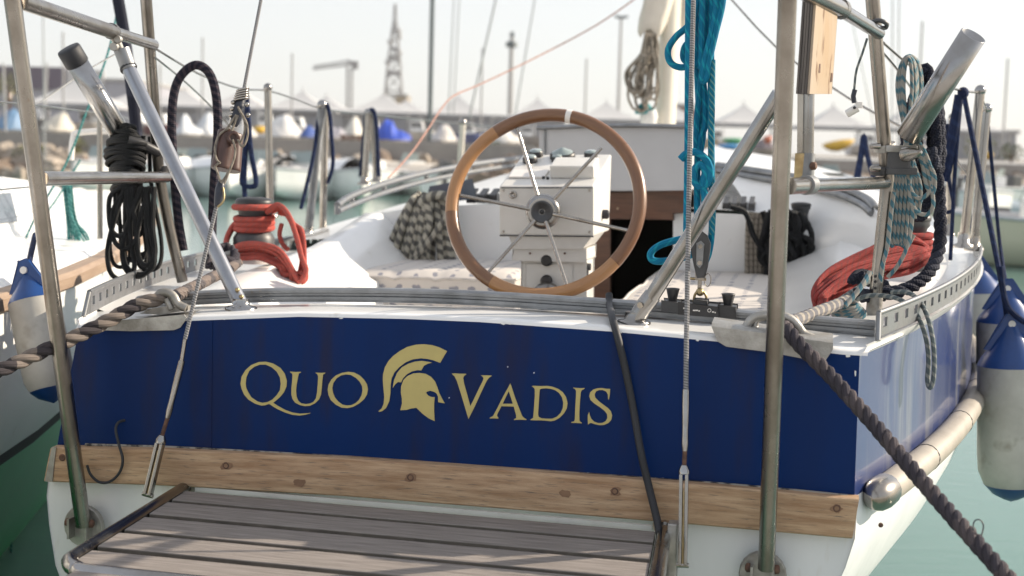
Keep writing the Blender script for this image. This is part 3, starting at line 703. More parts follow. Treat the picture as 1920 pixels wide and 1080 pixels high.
g = G(); c = S(1430, 1075, -.03)
g.lathe(c, -SX, [(.055, 0), (.055, .01), (.052, .014)], 20); g.box(c - SX * .028 - UX * .024, UX * .003, SX * .018, V((0, 0, .026))); g.box(c - SX * .028 + UX * .024, UX * .003, SX * .018, V((0, 0, .026)))
hb = part('hinge_bracket', g, m_cast, boat)
for q in (-1, 1): g = G(); g.lathe(c - SX * .03 + UX * .028 * q + V((0, 0, .02)), UX * q, [(.011, 0), (.011, .008), (.006, .012)], 6); part('bolt', g, m_rust, hb)
# bracing struts with their deck feet
def strut(pts, r, mat, foot, collar=None):
    g = G(); g.tube(SP(pts), r, 18); o = part('brace_strut', g, mat, boat)
    f = S(*foot); g = G(); g.lathe(f - V((0, 0, .01)), V((0, 0, 1)), [(.042, 0), (.042, .006), (.038, .009), (.022, .012), (.022, .03)], 20); part('strut_foot', g, m_chrome, o)
    return o
o = strut([(236, 118, .34), (452, 572, .13)], .0195, m_alu, (452, 574, .13))
o.data.materials[0] = M('satin_aluminium', (.33, .345, .38), .28, .9, c2=(.25, .262, .29), scale=10, rvar=.15)
g = G(); g.tube(SP([(228, 92, .33), (241, 128, .335)]), .0225, 16); part('strut_collar', g, m_alu, o)
g = G(); g.lathe(S(240, 126, .335), S(452, 572, .13) - S(236, 118, .34), [(.024, 0), (.024, .006)], 16); part('collar_ring', g, m_black, o)
g = G(); g.tube(SP([(226, 96, .33), (219, 78, .31), (212, 66, .3)]), .012, 8); g.lathe(S(216, 88, .3), -SX, [(.012, 0), (.012, .012)], 8); g.lathe(S(224, 74, .3), -SX, [(.01, 0), (.01, .014)], 8); part('eye_bracket', g, m_cast, o)
for x, y in ((446, 543), (453, 556)): g = G(); g.lathe(S(x, y, .125), -SX, [(.006, 0), (.006, .006), (.003, .008)], 8); part('bolt', g, m_brass, o)
o = strut([(1462, 176, -.02), (1216, 566, .1)], .0185, m_chrome, (1188, 600, .1))
g = G(); g.tube(cr(SP([(1224, 553, .1), (1205, 578, .1), (1192, 600, .1)]), 4), .0215, 16); part('strut_socket', g, m_chrome, o)
g = G(); g.lathe(S(1204, 572, .085), -SX - UX * .5, [(.008, 0), (.008, .01)], 8); part('bolt', g, m_steel, o)
# ------------------------------------------------------------------ pedestal, compass console and wheel
SC = 1.33
def quadp(px4): return [S(*p) for p in px4]
fr4 = [(936, 441, SC), (936, 349, SC), (1113, 349, SC), (1113, 443, SC)]
F = quadp(fr4)
bl4 = [S(985, 289, SC + .42), S(1144, 289, SC + .36)]
bk = [F[0] + SX * .36, F[0] + SX * .36, F[3] + SX * .36, F[3] + SX * .36]
BLk, BRk = S(985, 290, SC + .38), S(1145, 289, SC + .36)
g = G()
lowL, lowR = F[0] + SX * .36, F[3] + SX * .36
BLk = V((lowL.x, lowL.y, BLk.z)); BRk = V((lowR.x, lowR.y, BRk.z))
g.add([F[0], F[1], F[2], F[3], lowL, BLk, BRk, lowR], [(0, 1, 2, 3), (1, 5, 6, 2), (3, 2, 6, 7), (0, 4, 5, 1), (4, 7, 6, 5), (0, 3, 7, 4)])
ped = part('steering_console', g, m_white, boat, bevel=.006)
def onslope(px, py, lift=0):             # a point on the sloping instrument face
    n = (F[2] - F[1]).cross(BLk - F[1]).normalized(); n = n if n.z > 0 else -n
    r = ray(px, py); k = (F[1] + n * lift - EYE).dot(n) / r.dot(n); return EYE + r * k, n
for x, y, r in ((1005, 293, .026), (1055, 296, .045), (1108, 295, .024), (994, 304, .026), (1045, 303, .02)):
    p, n = onslope(x, y); g = G(); g.lathe(p, n, [(r, 0), (r, .016), (r * .9, .02)], 20); k = part('gauge', g, m_black, ped)
    g = G(); g.lathe(p + n * .0195, n, [(r * .86, 0), (r * .8, .004), (0, .006 if r < .04 else .02)], 20); part('gauge_glass', g, m_glass, k)
p, n = onslope(1078, 326); ss = (BLk - F[1]).normalized()
g = G(); g.box(p + n * .022, UX * .075, ss * .055, n * .022); part('plotter_cover', g, m_white, ped, bevel=.006)
p, n = onslope(992, 328); g = G(); g.box(p + n * .004, UX * .062, ss * .042, n * .003); part('cover_flap', g, m_plast, ped, bevel=.001)
for x, y in ((1019, 335), (1027, 336)): p, n = onslope(x, y); g = G(); g.lathe(p, n, [(.005, 0), (.005, .008)], 8); part('toggle', g, m_black, ped)
for x, y in ((944, 357), (1105, 357), (944, 434), (1105, 435)): g = G(); g.lathe(S(x, y, SC), -SX, [(.0045, 0), (.004, .003)], 8); part('screw', g, m_steel, ped)
g = G(); g.tube(SP([(937, 441.5), (1113, 443.5)], SC - .002), .0022, 6); g.tube(SP([(940, 352), (1111, 352)], SC - .001), .0016, 6); part('rubber_seam', g, m_dkgrey, ped)
g = G(); g.lathe(S(962, 365, SC), -SX, [(.013, 0), (.013, .005), (.008, .006), (.008, .003), (0, .003)], 14); part('key_switch', g, m_steel, ped)
sd = (F[3] + lowR) / 2
g = G(); g.lathe(F[3].lerp(lowR, .52) + V((0, 0, .065)), UX, [(.016, 0), (.016, .018), (.012, .022)], 14); part('side_knob', g, m_black, ped)
g = G(); g.prism(SP([(938, 441), (938, 443), (955, 443), (962, 466), (1092, 466), (1110, 443), (1112, 441)], SC + .01), SX * .28); part('console_chin', g, m_ivory, ped, bevel=.004)
g = G(); g.prism(SP([(962, 466), (962, 486), (1097, 489), (1097, 468)], SC + .02), SX * .22); part('column_collar', g, m_ivory, ped, bevel=.005)
g = G(); g.prism(SP([(978, 487), (978, 620), (1097, 620), (1097, 489)], SC + .045), SX * .17); cl = part('column', g, m_ivory, boat, bevel=.006)
g = G(); g.prism(SP([(986, 495), (986, 620), (1072, 620), (1072, 495)], SC + .04), SX * .012); part('column_cover', g, m_ivory, cl, bevel=.002)
for x, y in ((1026, 488), (1025, 526)): g = G(); g.lathe(S(x, y, SC + .035), -SX, [(.02, 0), (.019, .016), (.013, .021)], 16); part('knob', g, m_black, cl)
for x in (994, 1059): g = G(); g.lathe(S(x, 475, SC + .02), -SX, [(.004, 0), (.004, .003)], 8); part('screw', g, m_rust, cl)
g = G(); g.lathe(S(1088, 500, SC + .06) + UX * .02, UX, [(.012, -.02), (.012, .016)], 10); g.box(S(1092, 512, SC + .06) + UX * .012, UX * .008, SX * .012, V((0, 0, .025))); part('throttle_lever', g, m_dkgrey, cl)
g = G(); g.lathe(S(1026, 556, SC + .02), -SX, [(.05, 0), (.05, .02), (.02, .03)], 20); part('lower_boss', g, m_chrome, cl)
# the wheel leans forward; spokes dish to the hub
WC = S(1021.5, 381, 1.12); TL = R(22)
WV = (SX * math.sin(TL) + V((0, 0, 1)) * math.cos(TL)).normalized(); WU = (UX - WV * UX.dot(WV)).normalized(); WN = WU.cross(WV)   # WN forward/down
if WN.dot(SX) < 0: WN = -WN
dpt = (WC - EYE).dot(_f); WR = 176 / FPX * dpt * 1.018
whl = None
def wpt(a, r, n=0): return WC + (WU * math.sin(a) + WV * math.cos(a)) * r + WN * n
segs = [(-38, 50, m_rim_a), (50, 128, m_rim_a), (128, 208, m_rim_b), (208, 262, m_rim_a), (262, 322, m_rim_b)]
hub = S(1017, 397, 1.17); 
g = G(); g.lathe(hub + SX * .16, -SX, [(.024, 0), (.024, .1), (.052, .118), (.056, .135), (.057, .155), (.052, .165), (.044, .168)], 28); wh = part('steering_wheel', g, m_chrome, boat, label='large wooden rimmed steering wheel with six steel spokes')
g = G(); g.lathe(hub - SX * .006, -SX, [(.037, 0), (.036, .006), (.030, .007), (.029, .004), (.010, .004), (.009, .001), (0, .001)], 24); part('hub_cap', g, m_dkgrey, wh)
g = G(); g.lathe(hub - SX * .006, -SX, [(.0085, .0012), (.0085, .0022), (0, .0022)], 14); part('hub_hole_dark', g, m_black, wh)  # black disc painted as the darkness of the hole at the hub centre
for a0, a1, mt in segs:
    n = max(6, int((a1 - a0) / 4)); P = [wpt(R(a0 + (a1 - a0) * i / n), WR) for i in range(n + 1)]
    g = G(); g.tube(P, .0215, 12); part('rim_segment', g, mt, wh)
P = [wpt(R(8.0 + i * 1.1), WR) for i in range(4)]
g = G(); g.tube(P, .0226, 12); part('rim_mark', g, m_plast, wh, label='white whipping at top of the rim')
for x, y in ((970, 240), (1128, 277), (1180, 433), (1068, 551), (906, 521), (862, 366)):
    e = EYE + ray(x, y) * ((WC - EYE).dot(WN) / ray(x, y).dot(WN))
    d = (e - hub).normalized(); g = G(); g.tube([hub + d * .04 + SX * .002, e], [.0065, .0055], 8); part('spoke', g, m_steel, wh)
# ------------------------------------------------------------------ winches
def winch(px, py, s, k=1.0):
    c = S(px, py, s)
    g = G(); g.lathe(c, V((0, 0, 1)), [(.075 * k, 0), (.075 * k, .04 * k), (.066 * k, .055 * k), (.054 * k, .07 * k), (.050 * k, .1 * k), (.058 * k, .135 * k), (.066 * k, .145 * k), (.066 * k, .16 * k)], 24); wn = part('winch', g, m_dkgrey, boat)
    g = G(); g.lathe(c + V((0, 0, .16 * k)), V((0, 0, 1)), [(.068 * k, 0), (.07 * k, .012 * k), (.062 * k, .022 * k), (.03 * k, .028 * k), (.012 * k, .028 * k), (.012 * k, .02 * k)], 24); part('winch_top', g, m_black, wn)
    g = G(); g.lathe(c - V((0, 0, .05 * k)), V((0, 0, 1)), [(.10 * k, 0), (.09 * k, .05 * k)], 24); part('winch_base', g, m_gel, wn)
    return c
WP = winch(476, 466, 1.55, 1.0)
WS = winch(1700, 506, 1.45, 1.0)
WB = winch(1500, 430, 2.7, .6)
# ------------------------------------------------------------------ stanchions, pushpit legs
def stanchion(x0, y0, x1, y1, s, r=.0125, mat=None, cap=True):
    g = G(); p0, p1 = S(x0, y0, s), S(x1, y1, s); g.tube([p0, p1], r, 12); o = part('stanchion', g, mat or m_steel, boat)
    if cap: g = G(); g.ball(p0 + V((0, 0, .004)), r * 1.25, 10, 6); part('stanchion_cap', g, m_chrome, o)
    g = G(); g.lathe(p1, V((0, 0, 1)), [(r * 2.2, -.004), (r * 2.2, .006), (r * 1.3, .012), (r * 1.3, .05)], 12); part('stanchion_base', g, m_steel, o)
    return o
stanchion(502, 166, 507, 405, 2.35, .0155)
stanchion(604, 198, 577, 446, 3.2, .02, m_alu); stanchion(610, 200, 605, 446, 3.4, .018)
stanchion(690, 212, 683, 345, 5.0, .02); stanchion(697, 210, 706, 340, 5.1, .02)
stanchion(1838, 172, 1806, 462, 1.95, .0165); stanchion(1850, 206, 1826, 468, 2.1, .0165, m_chrome)
stanchion(1786, 222, 1776, 440, 2.9, .0145)
stanchion(868, 230, 862, 318, 7.0, .022, m_mast)
# ------------------------------------------------------------------ mast, furled sail and the coil hung on it
mb_ = S(1246, 246, 6.3); g = G()
P = SP([(1262, -60, 6.3), (1247, 250, 6.3), (1243, 330, 6.3)]); rows = []
for p in P: rows.append([p + UX * math.cos(t) * .068 + SX * math.sin(t) * .11 for t in [2 * math.pi * i / 16 for i in range(16)]])
g.grid(rows, closed=True); ms = part('mast', g, m_mast, boat)
g = G(); rows = []
prof = [(1240, -40, 27), (1233, 5, 27), (1224, 38, 25), (1219, 60, 23), (1219, 64, 20)]
for x, y, wpx in prof:
    c = S(x, y, 6.15); r = wpx / FPX * 9.5; rows.append([c + UX * math.cos(t) * r * (1 + .12 * math.sin(5 * t)) + SX * math.sin(t) * r * .8 + V((0, 0, .03 * math.sin(3 * t + x))) for t in [2 * math.pi * i / 18 for i in range(18)]])
g.grid(rows, closed=True); part('furled_sail', g, m_sail, ms)
g = G(); rows = []
for x, y, wpx in [(1285, -40, 30), (1287, 10, 26), (1284, 38, 18), (1276, 52, 6)]:
    c = S(x, y, 6.4); r = wpx / FPX * 9.5; rows.append([c + UX * math.cos(t) * r * (1 + .1 * math.sin(4 * t)) + SX * math.sin(t) * r * .8 for t in [2 * math.pi * i / 16 for i in range(16)]])
g.grid(rows, closed=True); part('furled_sail', g, m_sail, ms)
g = G(); g.lathe(S(1216, 233, 6.1), V((0, 0, 1)), [(.05, 0), (.06, .05), (.05, .09)], 14); part('mast_winch', g, m_ivory, ms)
g = G(); g.lathe(S(1208, 214, 6.1), V((0, 0, 1)), [(.06, 0), (.065, .03), (.03, .07)], 14); part('winch_cover', g, M('teal_canvas', (.03, .22, .24), .8), ms)
# ================================================================== water, shore, quay
m_water = M('harbour_water', (.10, .20, .175), .04, c2=(.135, .24, .21), scale=.05, bump=.38, bscale=1.3, bstretch=(2.2, 6.0, 1), detail=4)
m_water.node_tree.nodes['Principled BSDF'].inputs['IOR'].default_value = 1.33
m_rock = M('pale_rock', (.42, .36, .30), .9, c2=(.30, .255, .21), scale=1.2, bump=.5, bscale=3)
m_rockd = M('brown_rock', (.26, .20, .155), .9, c2=(.18, .135, .105), scale=1.2, bump=.5, bscale=3)
m_conc = M('grey_concrete', (.33, .31, .29), .85, c2=(.25, .235, .22), scale=.8, bump=.1, bscale=6)
m_ground = M('dusty_ground', (.34, .30, .25), .9, c2=(.26, .23, .19), scale=.3)
m_tent = M('white_tent_fabric', (.52, .52, .52), .7, c2=(.47, .47, .475), scale=.5)
m_valance = M('grey_tent_valance', (.36, .37, .40), .8, c2=(.3, .31, .33), scale=.6)
m_shed = M('grey_metal_cladding', (.30, .31, .34), .6, c2=(.25, .26, .29), scale=.6, stretch=(3, 1, 1))
m_leaf = M('dark_green_leaves', (.06, .085, .03), .7, c2=(.10, .12, .035), scale=2)
m_leafy = M('yellow_green_leaves', (.16, .16, .035), .7, c2=(.08, .10, .03), scale=2)
m_mastg = M('dark_grey_mast', (.05, .075, .085), .5, c2=(.07, .095, .1), scale=2)
m_pale = M('pale_grey_mast', (.36, .36, .36), .5)
m_lattice = M('grey_lattice_steel', (.20, .20, .21), .6)
def flat(name, x0, x1, y0, y1, z, mat, kind='structure', label=None):
    g = G(); g.add([(x0, y0, z), (x1, y0, z), (x1, y1, z), (x0, y1, z)], [(0, 1, 2, 3)])
    return solo(name, g, mat, label, None, kind=kind, fix=False)
flat('water', -400, 400, -58, 560, 0, m_water)
YS = 58.0
g = G(); g.add([(-400, YS + 2, 1.7), (400, YS + 2, 1.7), (400, 600, 1.7), (-400, 600, 1.7)], [(0, 1, 2, 3)])
solo('ground', g, m_ground, None, None, kind='structure', fix=False)
# quay that the photograph is taken from
g = G(); g.wbox(-60, 60, -40, 2.2, -.9, .82); quay = solo('quay', g, M('pale_quay_concrete', (.56, .53, .49), .85, c2=(.47, .45, .42), scale=.7, bump=.1, bscale=8), None, None, kind='structure')
# rubble slope with its parapet
g = G(); rows = []
for i in range(81):
    x = -100 + 2.5 * i; rows.append([(x, YS - 3.2, -.6), (x, YS - 1.5, .35), (x, YS, .95), (x, YS + .6, 1.15)])
g.grid(rows); rip = solo('riprap', g, m_rockd, None, None, kind='structure')
rmeshes = []
for k in range(6):
    g = G(); g.ball((0, 0, 0), .5, 8, 5)
    g.v = [p + V((random.uniform(-.12, .12), random.uniform(-.12, .12), random.uniform(-.1, .1))) for p in g.v]
    g.sm = [False] * len(g.sm)
    rmeshes.append((g.mesh('rock', m_rock, V((0, 0, 0))), g.mesh('rock', m_rockd, V((0, 0, 0)))))
ro = ORG[rip.name]
for i in range(280):
    x = -24 + i * .172 + random.uniform(-.3, .3); t = random.random()
    brown = 0.2 if not (-9 < x < -4.5) else .9
    o = bpy.data.objects.new('rock', random.choice(rmeshes)[1 if random.random() < brown else 0]); COL.objects.link(o)
    o.parent = rip; k = random.uniform(.5, 1.25)
    o.location = V((x, YS - 3.0 + 3.2 * t, .05 + .95 * t)) - ro; o.scale = (k * 1.2, k, k * .75); o.rotation_euler = (random.uniform(0, 6), random.uniform(0, .6), random.uniform(0, 6))
def HX(px, d): return at(px, 300, d).x
g = G(); g.wbox(-90, HX(1000, YS), YS + .6, YS + 1.1, .9, 1.88); wl = solo('parapet_wall', g, m_conc, 'low grey concrete wall along the top of the far rocks', 'wall', bevel=.03)
g = G(); g.wbox(HX(1000, YS) + .02, 90, YS + .6, YS + 1.1, .9, 1.62); wl = solo('parapet_wall', g, m_conc, 'lower concrete wall on the far shore right of the steering wheel', 'wall', bevel=.03)
# ------------------------------------------------------------------ peaked tents
def tent(px, d, wpx, eave, apex, label, nm='peaked_tent'):
    c = at(px, eave, d); hw = wpx / 2 / FPX * d; rise = (eave - apex) / FPX * d; zb = 1.7
    c0 = V((c.x, c.y + hw, zb)); t = thing(nm, label, 'tent', c0, 'white peaked tents on the far quay')
    ze = c.z; g = G(); rows = []
    for i in range(9):
        q = i / 8; r = hw * (1 - q) ** 1.0 ; z = ze + rise * (q ** 1.55)
        r = max(r, .04)
        rows.append([V((c0.x - r, c0.y - r, z)), V((c0.x + r, c0.y - r, z)), V((c0.x + r, c0.y + r, z)), V((c0.x - r, c0.y + r, z))])
    g.grid(rows, closed=True, smooth=False); g.lathe(V((c0.x, c0.y, ze + rise)), (0, 0, 1), [(.05, 0), (.05, .25), (0, .3)], 6); part('roof', g, m_tent, t)
    g = G()
    q = [V((c0.x - hw, c0.y - hw, 0)), V((c0.x + hw, c0.y - hw, 0)), V((c0.x + hw, c0.y + hw, 0)), V((c0.x - hw, c0.y + hw, 0))]
    for a, e in zip(q, q[1:] + q[:1]): g.add([a + V((0, 0, ze - .22)), e + V((0, 0, ze - .22)), e + V((0, 0, ze)), a + V((0, 0, ze))], [(0, 1, 2, 3)])
    part('valance', g, m_valance, t)
    for a in q: g = G(); g.wbox(a.x - .06, a.x + .06, a.y - .06, a.y + .06, zb, ze); part('post', g, m_pale, t)
    return t
def ey(px): return 203 + (px - 500) * .031
TN = [(120, 70, 175, 193, 142, 'largest white peaked tent at the far left behind the steel post'), (330, 93, 150, None, 165, 'white peaked tent behind the hanging navy rope loop'),
      (440, 93, 140, None, 166, 'white peaked tent directly behind the wire and brown blocks'), (556, 93, 148, None, 168, 'white peaked tent just right of the lone port stanchion'),
      (712, 93, 148, None, 174, 'white peaked tent at the foot of the lattice tower'), (856, 93, 132, None, 178, 'white peaked tent right of the dark bare mast'),
      (1008, 93, 132, None, 184, 'white peaked tent just above the top of the steering wheel'), (1140, 97, 132, None, 190, 'white peaked tent half hidden behind the grey hatch panel'),
      (1270, 97, 130, None, 196, 'white peaked tent hidden behind the boat mast and teal ropes'), (1404, 93, 134, None, 194, 'white peaked tent between the teal ropes and the right steel post'),
      (1576, 93, 138, None, 197, 'white peaked tent behind the small whistle on its cord'), (1712, 95, 138, None, 204, 'white peaked tent behind the navy rope hank on the right'),
      (1822, 95, 140, None, 209, 'rightmost white peaked tent beside the grey hangar'),
      (236, 104, 120, None, 168, 'white peaked tent of the back row beside the black capped tube'), (604, 104, 118, None, 178, 'white peaked tent of the back row behind the pair of strapped stanchions'), (758, 104, 110, None, 186, 'white peaked tent of the back row right of the lattice tower')]
for px, d, wp, ev, ap, lb in TN: tent(px, d, wp, ev or ey(px), ap, lb)
# ------------------------------------------------------------------ sheds and buildings behind
def bld(px0, px1, ytop, d, depth, mat, label, name, extra=None, zb=1.7, roof=None):
    a, c = at(px0, ytop, d), at(px1, ytop, d); zt = (a.z + c.z) / 2
    t = thing(name, label, 'building', ((a.x + c.x) / 2, a.y, zb)); g = G(); g.wbox(a.x, c.x, a.y, a.y + depth, zb, zt); part('wall', g, mat, t)
    g = G(); g.wbox(a.x - .2, c.x + .2, a.y - .2, a.y + depth + .2, zt + .004, zt + .3); part('roof', g, roof or m_pale, t)
    return t, a, c, zt
t, a, c, zt = bld(250, 1060, 216, 112, 10, m_shed, 'long grey shed running behind the row of tents', 'long_shed')
n = 26
for i in range(n):
    x = a.x + (c.x - a.x) * (i + .5) / n; g = G(); g.wbox(x - .05, x + .05, a.y - .06, a.y - .002, 1.7, zt - .1); part('cladding_rib', g, m_pale, t)
t, a, c, zt = bld(-160, 250, 148, 150, 25, M('warehouse_wall', (.36, .37, .42), .7, c2=(.3, .31, .36), scale=.3), 'large flat roofed warehouse with a dark purple band at far left', 'warehouse')
g = G(); g.wbox(a.x, c.x - 7, a.y - .3, a.y - .003, zt - 1.0, zt + 1.3); part('purple_band', g, M('purple_cladding', (.09, .07, .11), .6), t)
g = G(); g.wbox(c.x - 6.9, c.x - 3, a.y - .35, a.y - .003, zt - 1.2, zt + 1.1); part('white_panel', g, m_tent, t)
for i in range(9):
    x = a.x + (c.x - a.x) * (i + .5) / 9; g = G(); g.wbox(x - 1.3, x + 1.3, a.y - .06, a.y - .004, zt - 3.2, zt - 2.2); part('window', g, M('grey_window', (.2, .22, .26), .3) if i == 0 else bpy.data.materials['grey_window'], t)
t, a, c, zt = bld(1782, 1906, 250, 105, 14, m_shed, 'grey metal hangar at the right edge behind the stanchions', 'hangar')
for i in range(6):
    x = a.x + (c.x - a.x) * (i + .5) / 6; g = G(); g.wbox(x - .06, x + .06, a.y - .06, a.y - .003, 1.7, zt - .05); part('cladding_rib', g, m_pale, t)
t, a, c, zt = bld(1108, 1178, 218, 260, 10, m_shed, 'small distant flat roofed building right of the steering wheel', 'distant_building')
g = G(); g.wbox(a.x + 1.5, a.x + 4, a.y + 2, a.y + 5, zt + .31, zt + 1.3); part('roof_box', g, m_pale, t)
t, a, c, zt = bld(1262, 1300, 200, 140, 10, M('dull_red_wall', (.22, .12, .10), .8), 'dull red building glimpsed between the mast and teal ropes', 'red_building')
t, a, c, zt = bld(742, 762, 180, 210, 8, M('tan_wall', (.35, .29, .2), .8), 'small tan building at the foot of the lattice tower', 'distant_building')
# ------------------------------------------------------------------ tower, crane, lamp masts, masts
c = at(737, 240, 400); sc = 400 / FPX
twr = thing('radio_tower', 'hazy lattice radio tower left of the dark mast', 'tower', (c.x, c.y, 1.7))
zt0 = 1.7
def yz(y): return at(737, y, 400).z
lv = [(240, 22), (205, 20), (170, 15), (140, 13), (115, 11), (90, 8), (65, 6), (40, 2.5), (10, 1.2)]
g = G(); prev = None
for y, wpx in lv:
    h = wpx * sc; z = yz(y); q = [V((c.x + sx * h, c.y + sy * h, z)) for sx, sy in ((-1, -1), (1, -1), (1, 1), (-1, 1))]
    for a, e in zip(q, q[1:] + q[:1]): g.tube([a, e], .16, 4)
    if prev:
        for k in range(4): g.tube([prev[k], q[k]], .22, 4); g.tube([prev[k], q[(k + 1) % 4]], .11, 4); g.tube([prev[(k + 1) % 4], q[k]], .11, 4)
    else:
        for a in q: g.tube([V((a.x, a.y, 1.7)), a], .25, 4)
    prev = q
part('lattice', g, m_lattice, twr)
for y, wpx, hh in ((142, 14, 8), (112, 10, 7), (62, 7, 7), (95, 9, 4), (180, 16, 3)): g = G(); h = wpx * sc; z = yz(y); g.wbox(c.x - h * .7, c.x + h, c.y - h, c.y + h, z, z + hh * sc); part('platform', g, m_lattice, twr)
for y, dx in ((60, 8), (80, -7), (100, 10), (118, -11), (70, 9)): g = G(); g.lathe((c.x + dx * sc, c.y - 1.5, yz(y)), (0, -1, .1), [(.9, 0), (.7, .5), (.2, .6)], 10); part('dish', g, m_pale, twr)
c = at(655, 195, 300); sc = 300 / FPX; z1 = at(655, 122, 300).z
cr_ = thing('tower_crane', 'faint tower crane with its long jib pointing left', 'crane', (c.x, c.y, 1.7))
g = G()
for sx, sy in ((-1, -1), (1, -1), (1, 1), (-1, 1)): g.tube([(c.x + sx * .55, c.y + sy * .55, 1.7), (c.x + sx * .55, c.y + sy * .55, z1)], .14, 4)
zz = 1.7; k = 0
while zz < z1 - 1.2:
    for sx, sy, ex, ey_ in ((-1, -1, 1, -1), (1, -1, 1, 1), (1, 1, -1, 1), (-1, 1, -1, -1)): g.tube([(c.x + sx * .55, c.y + sy * .55, zz), (c.x + ex * .55, c.y + ey_ * .55, zz + 1.2)], .08, 4)
    zz += 1.2
part('crane_mast', g, m_lattice, cr_)
J0, J1 = V((c.x, c.y, z1)), at(587, 130, 300); g = G()
for off in (V((0, .5, 0)), V((0, -.5, 0)), V((0, 0, 1.0))): g.tube([J0 + off, J1 + off * .5], .14, 4)
for i in range(12):
    p = J0.lerp(J1, i / 12); q = J0.lerp(J1, (i + .5) / 12); g.tube([p + V((0, -.5, 0)), q + V((0, 0, .95))], .08, 4); g.tube([q + V((0, 0, .95)), J0.lerp(J1, (i + 1) / 12) + V((0, -.5, 0))], .08, 4)
part('jib', g, m_lattice, cr_)
g = G(); e = at(672, 122, 300); g.wbox(c.x - .3, e.x, c.y - .6, c.y + .6, z1 - .1, z1 + .8); g.wbox(e.x - 1.1, e.x, c.y - .7, c.y + .7, z1 - .9, z1 + .5); part('counterweight', g, m_lattice, cr_)
def lampmast(px, ytop, d, r, label, style):
    c = at(px, ytop, d); t = thing('lamp_mast', label, 'lamp mast', (c.x, c.y, 1.7)); g = G(); g.tube([(c.x, c.y, 1.7), (c.x, c.y, c.z)], [r * 1.5, r], 8); part('pole', g, m_pale, t)
    k = d / FPX
    if style == 0:
        g = G(); g.lathe((c.x, c.y, c.z - 28 * k), (0, 0, 1), [(11 * k, 0), (11 * k, 9 * k), (5 * k, 11 * k)], 12); part('floodlight_ring', g, m_mastg, t)
        g = G(); g.wbox(c.x - 2 * k, c.x + 4 * k, c.y - .3, c.y + .3, c.z - 9 * k, c.z); part('top_light', g, m_mastg, t)
    else:
        for sg in (-1, 1): g = G(); g.box((c.x + sg * 6 * k, c.y, c.z), (6 * k, 0, 1 * k * sg), (0, .3, 0), (0, 0, 2.2 * k)); part('lamp_head', g, m_mastg, t)
    return t
lampmast(960, 60, 150, .22, 'tall harbour lamp mast with round floodlight ring above the wheel', 0)
lampmast(1165, 32, 140, .13, 'slim lamp mast with twin heads left of the sailboat mast', 1)
def mastline(px0, y0, px1, y1, d, r, mat, name, label, cat, group=None):
    g = G(); g.tube([at(px0, y0, d), at(px1, y1, d)], r, 8); return solo(name, g, mat, label, cat, group)
a = at(812, -60, 62); e = at(806, 222, 62)
g = G(); g.tube([a, V((e.x, e.y, 1.0))], .10, 10); dm = solo('bare_mast', g, m_mastg, 'dark bare boat mast rising right of the lattice tower', 'mast')
for x0, y0, x1, y1, d, r, lb in ((852, -20, 841, 215, 40, .018, 'left wire of the pale pair of stays right of the dark mast'), (862, -20, 850, 218, 40, .018, 'right wire of the pale pair of stays right of the dark mast'),
     (934, -20, 880, 220, 28, .02, 'slanting pale stay crossing the orange line'), (1006, -20, 962, 240, 30, .016, 'slanting pale stay right of the floodlight mast'),
     (1674, -20, 1672, 300, 34, .016, 'left vertical wire behind the right steel frame'), (1686, -20, 1683, 300, 34, .016, 'right vertical wire behind the right steel frame'),
     (1598, 40, 1640, 240, 40, .014, 'thin slanted wire behind the whistle'), (80, -20, 84, 300, 30, .016, 'thin vertical wire beside the left steel post')):
    mastline(x0, y0, x1, y1, d, r, m_pale, 'stay_wire', lb, 'stay wire', 'stay wires of other boats')
# small masts at far left
for x0, x1, y1, lb in ((6, 12, 300, 'thin pale mast at the left edge of the picture'), (88, 84, 200, 'thin pale mast in front of the warehouse')):
    mastline(x0, 118, x1, y1, 60, .05, m_pale, 'pale_mast', lb, 'mast')
# ------------------------------------------------------------------ bushes and a palm on the far shore
def bush(px, py, d, wpx, hpx, mat, label, name='bush', n=260):
    c = at(px, py, d); k = d / FPX; t = thing(name, label, 'bush', c)
    g = G(); g.tube([c, c + V((0, 0, hpx * k * .5))], [.06, .03], 6)
    for q in range(4): a_ = q * 1.6; g.tube([c + V((0, 0, hpx * k * .15)), c + V((math.cos(a_) * wpx * k * .3, math.sin(a_) * wpx * k * .3, hpx * k * .7))], [.03, .012], 5)
    part('branch', g, m_mahog, t)
    g = G(); rnd = random.Random(px)
    for i in range(n):
        th, ph = rnd.uniform(0, 6.283), rnd.uniform(0, 1); r = rnd.random() ** .4 * (.75 + .25 * math.sin(3 * th + px))
        p = c + V((math.cos(th) * r * wpx * k / 2, math.sin(th) * r * wpx * k / 2, (.15 + .85 * ph ** .8) * hpx * k * (1.15 - .4 * r)))
        u_ = V((rnd.uniform(-1, 1), rnd.uniform(-1, 1), rnd.uniform(-1, 1))).normalized(); v_ = u_.cross(V((rnd.uniform(-1, 1), .3, rnd.uniform(-1, 1)))).normalized(); z_ = rnd.uniform(.1, .2) * max(.4, wpx * k / 3)
        g.add([p - u_ * z_ - v_ * z_ * .5, p + u_ * z_, p + v_ * z_ * .8], [(0, 1, 2)])
    part('foliage', g, mat, t, kind='stuff', fix=False)
bush(18, 205, 62, 70, 72, m_leafy, 'yellow green bush at the far left edge below the warehouse')
bush(145, 298, 57, 40, 40, m_leafy, 'low yellow shrub among the rocks behind the big steel tube')
bush(60, 300, 57, 70, 30, m_leaf, 'dark low shrub among the rocks at far left')
bush(1836, 300, 62, 64, 48, m_leafy, 'rounded green bush in front of the grey hangar')
bush(1895, 305, 62, 60, 34, m_leaf, 'dark low bush right of the rounded green one')
bush(905, 300, 60, 36, 40, m_leafy, 'yellow green shrub seen through the upper left of the wheel')
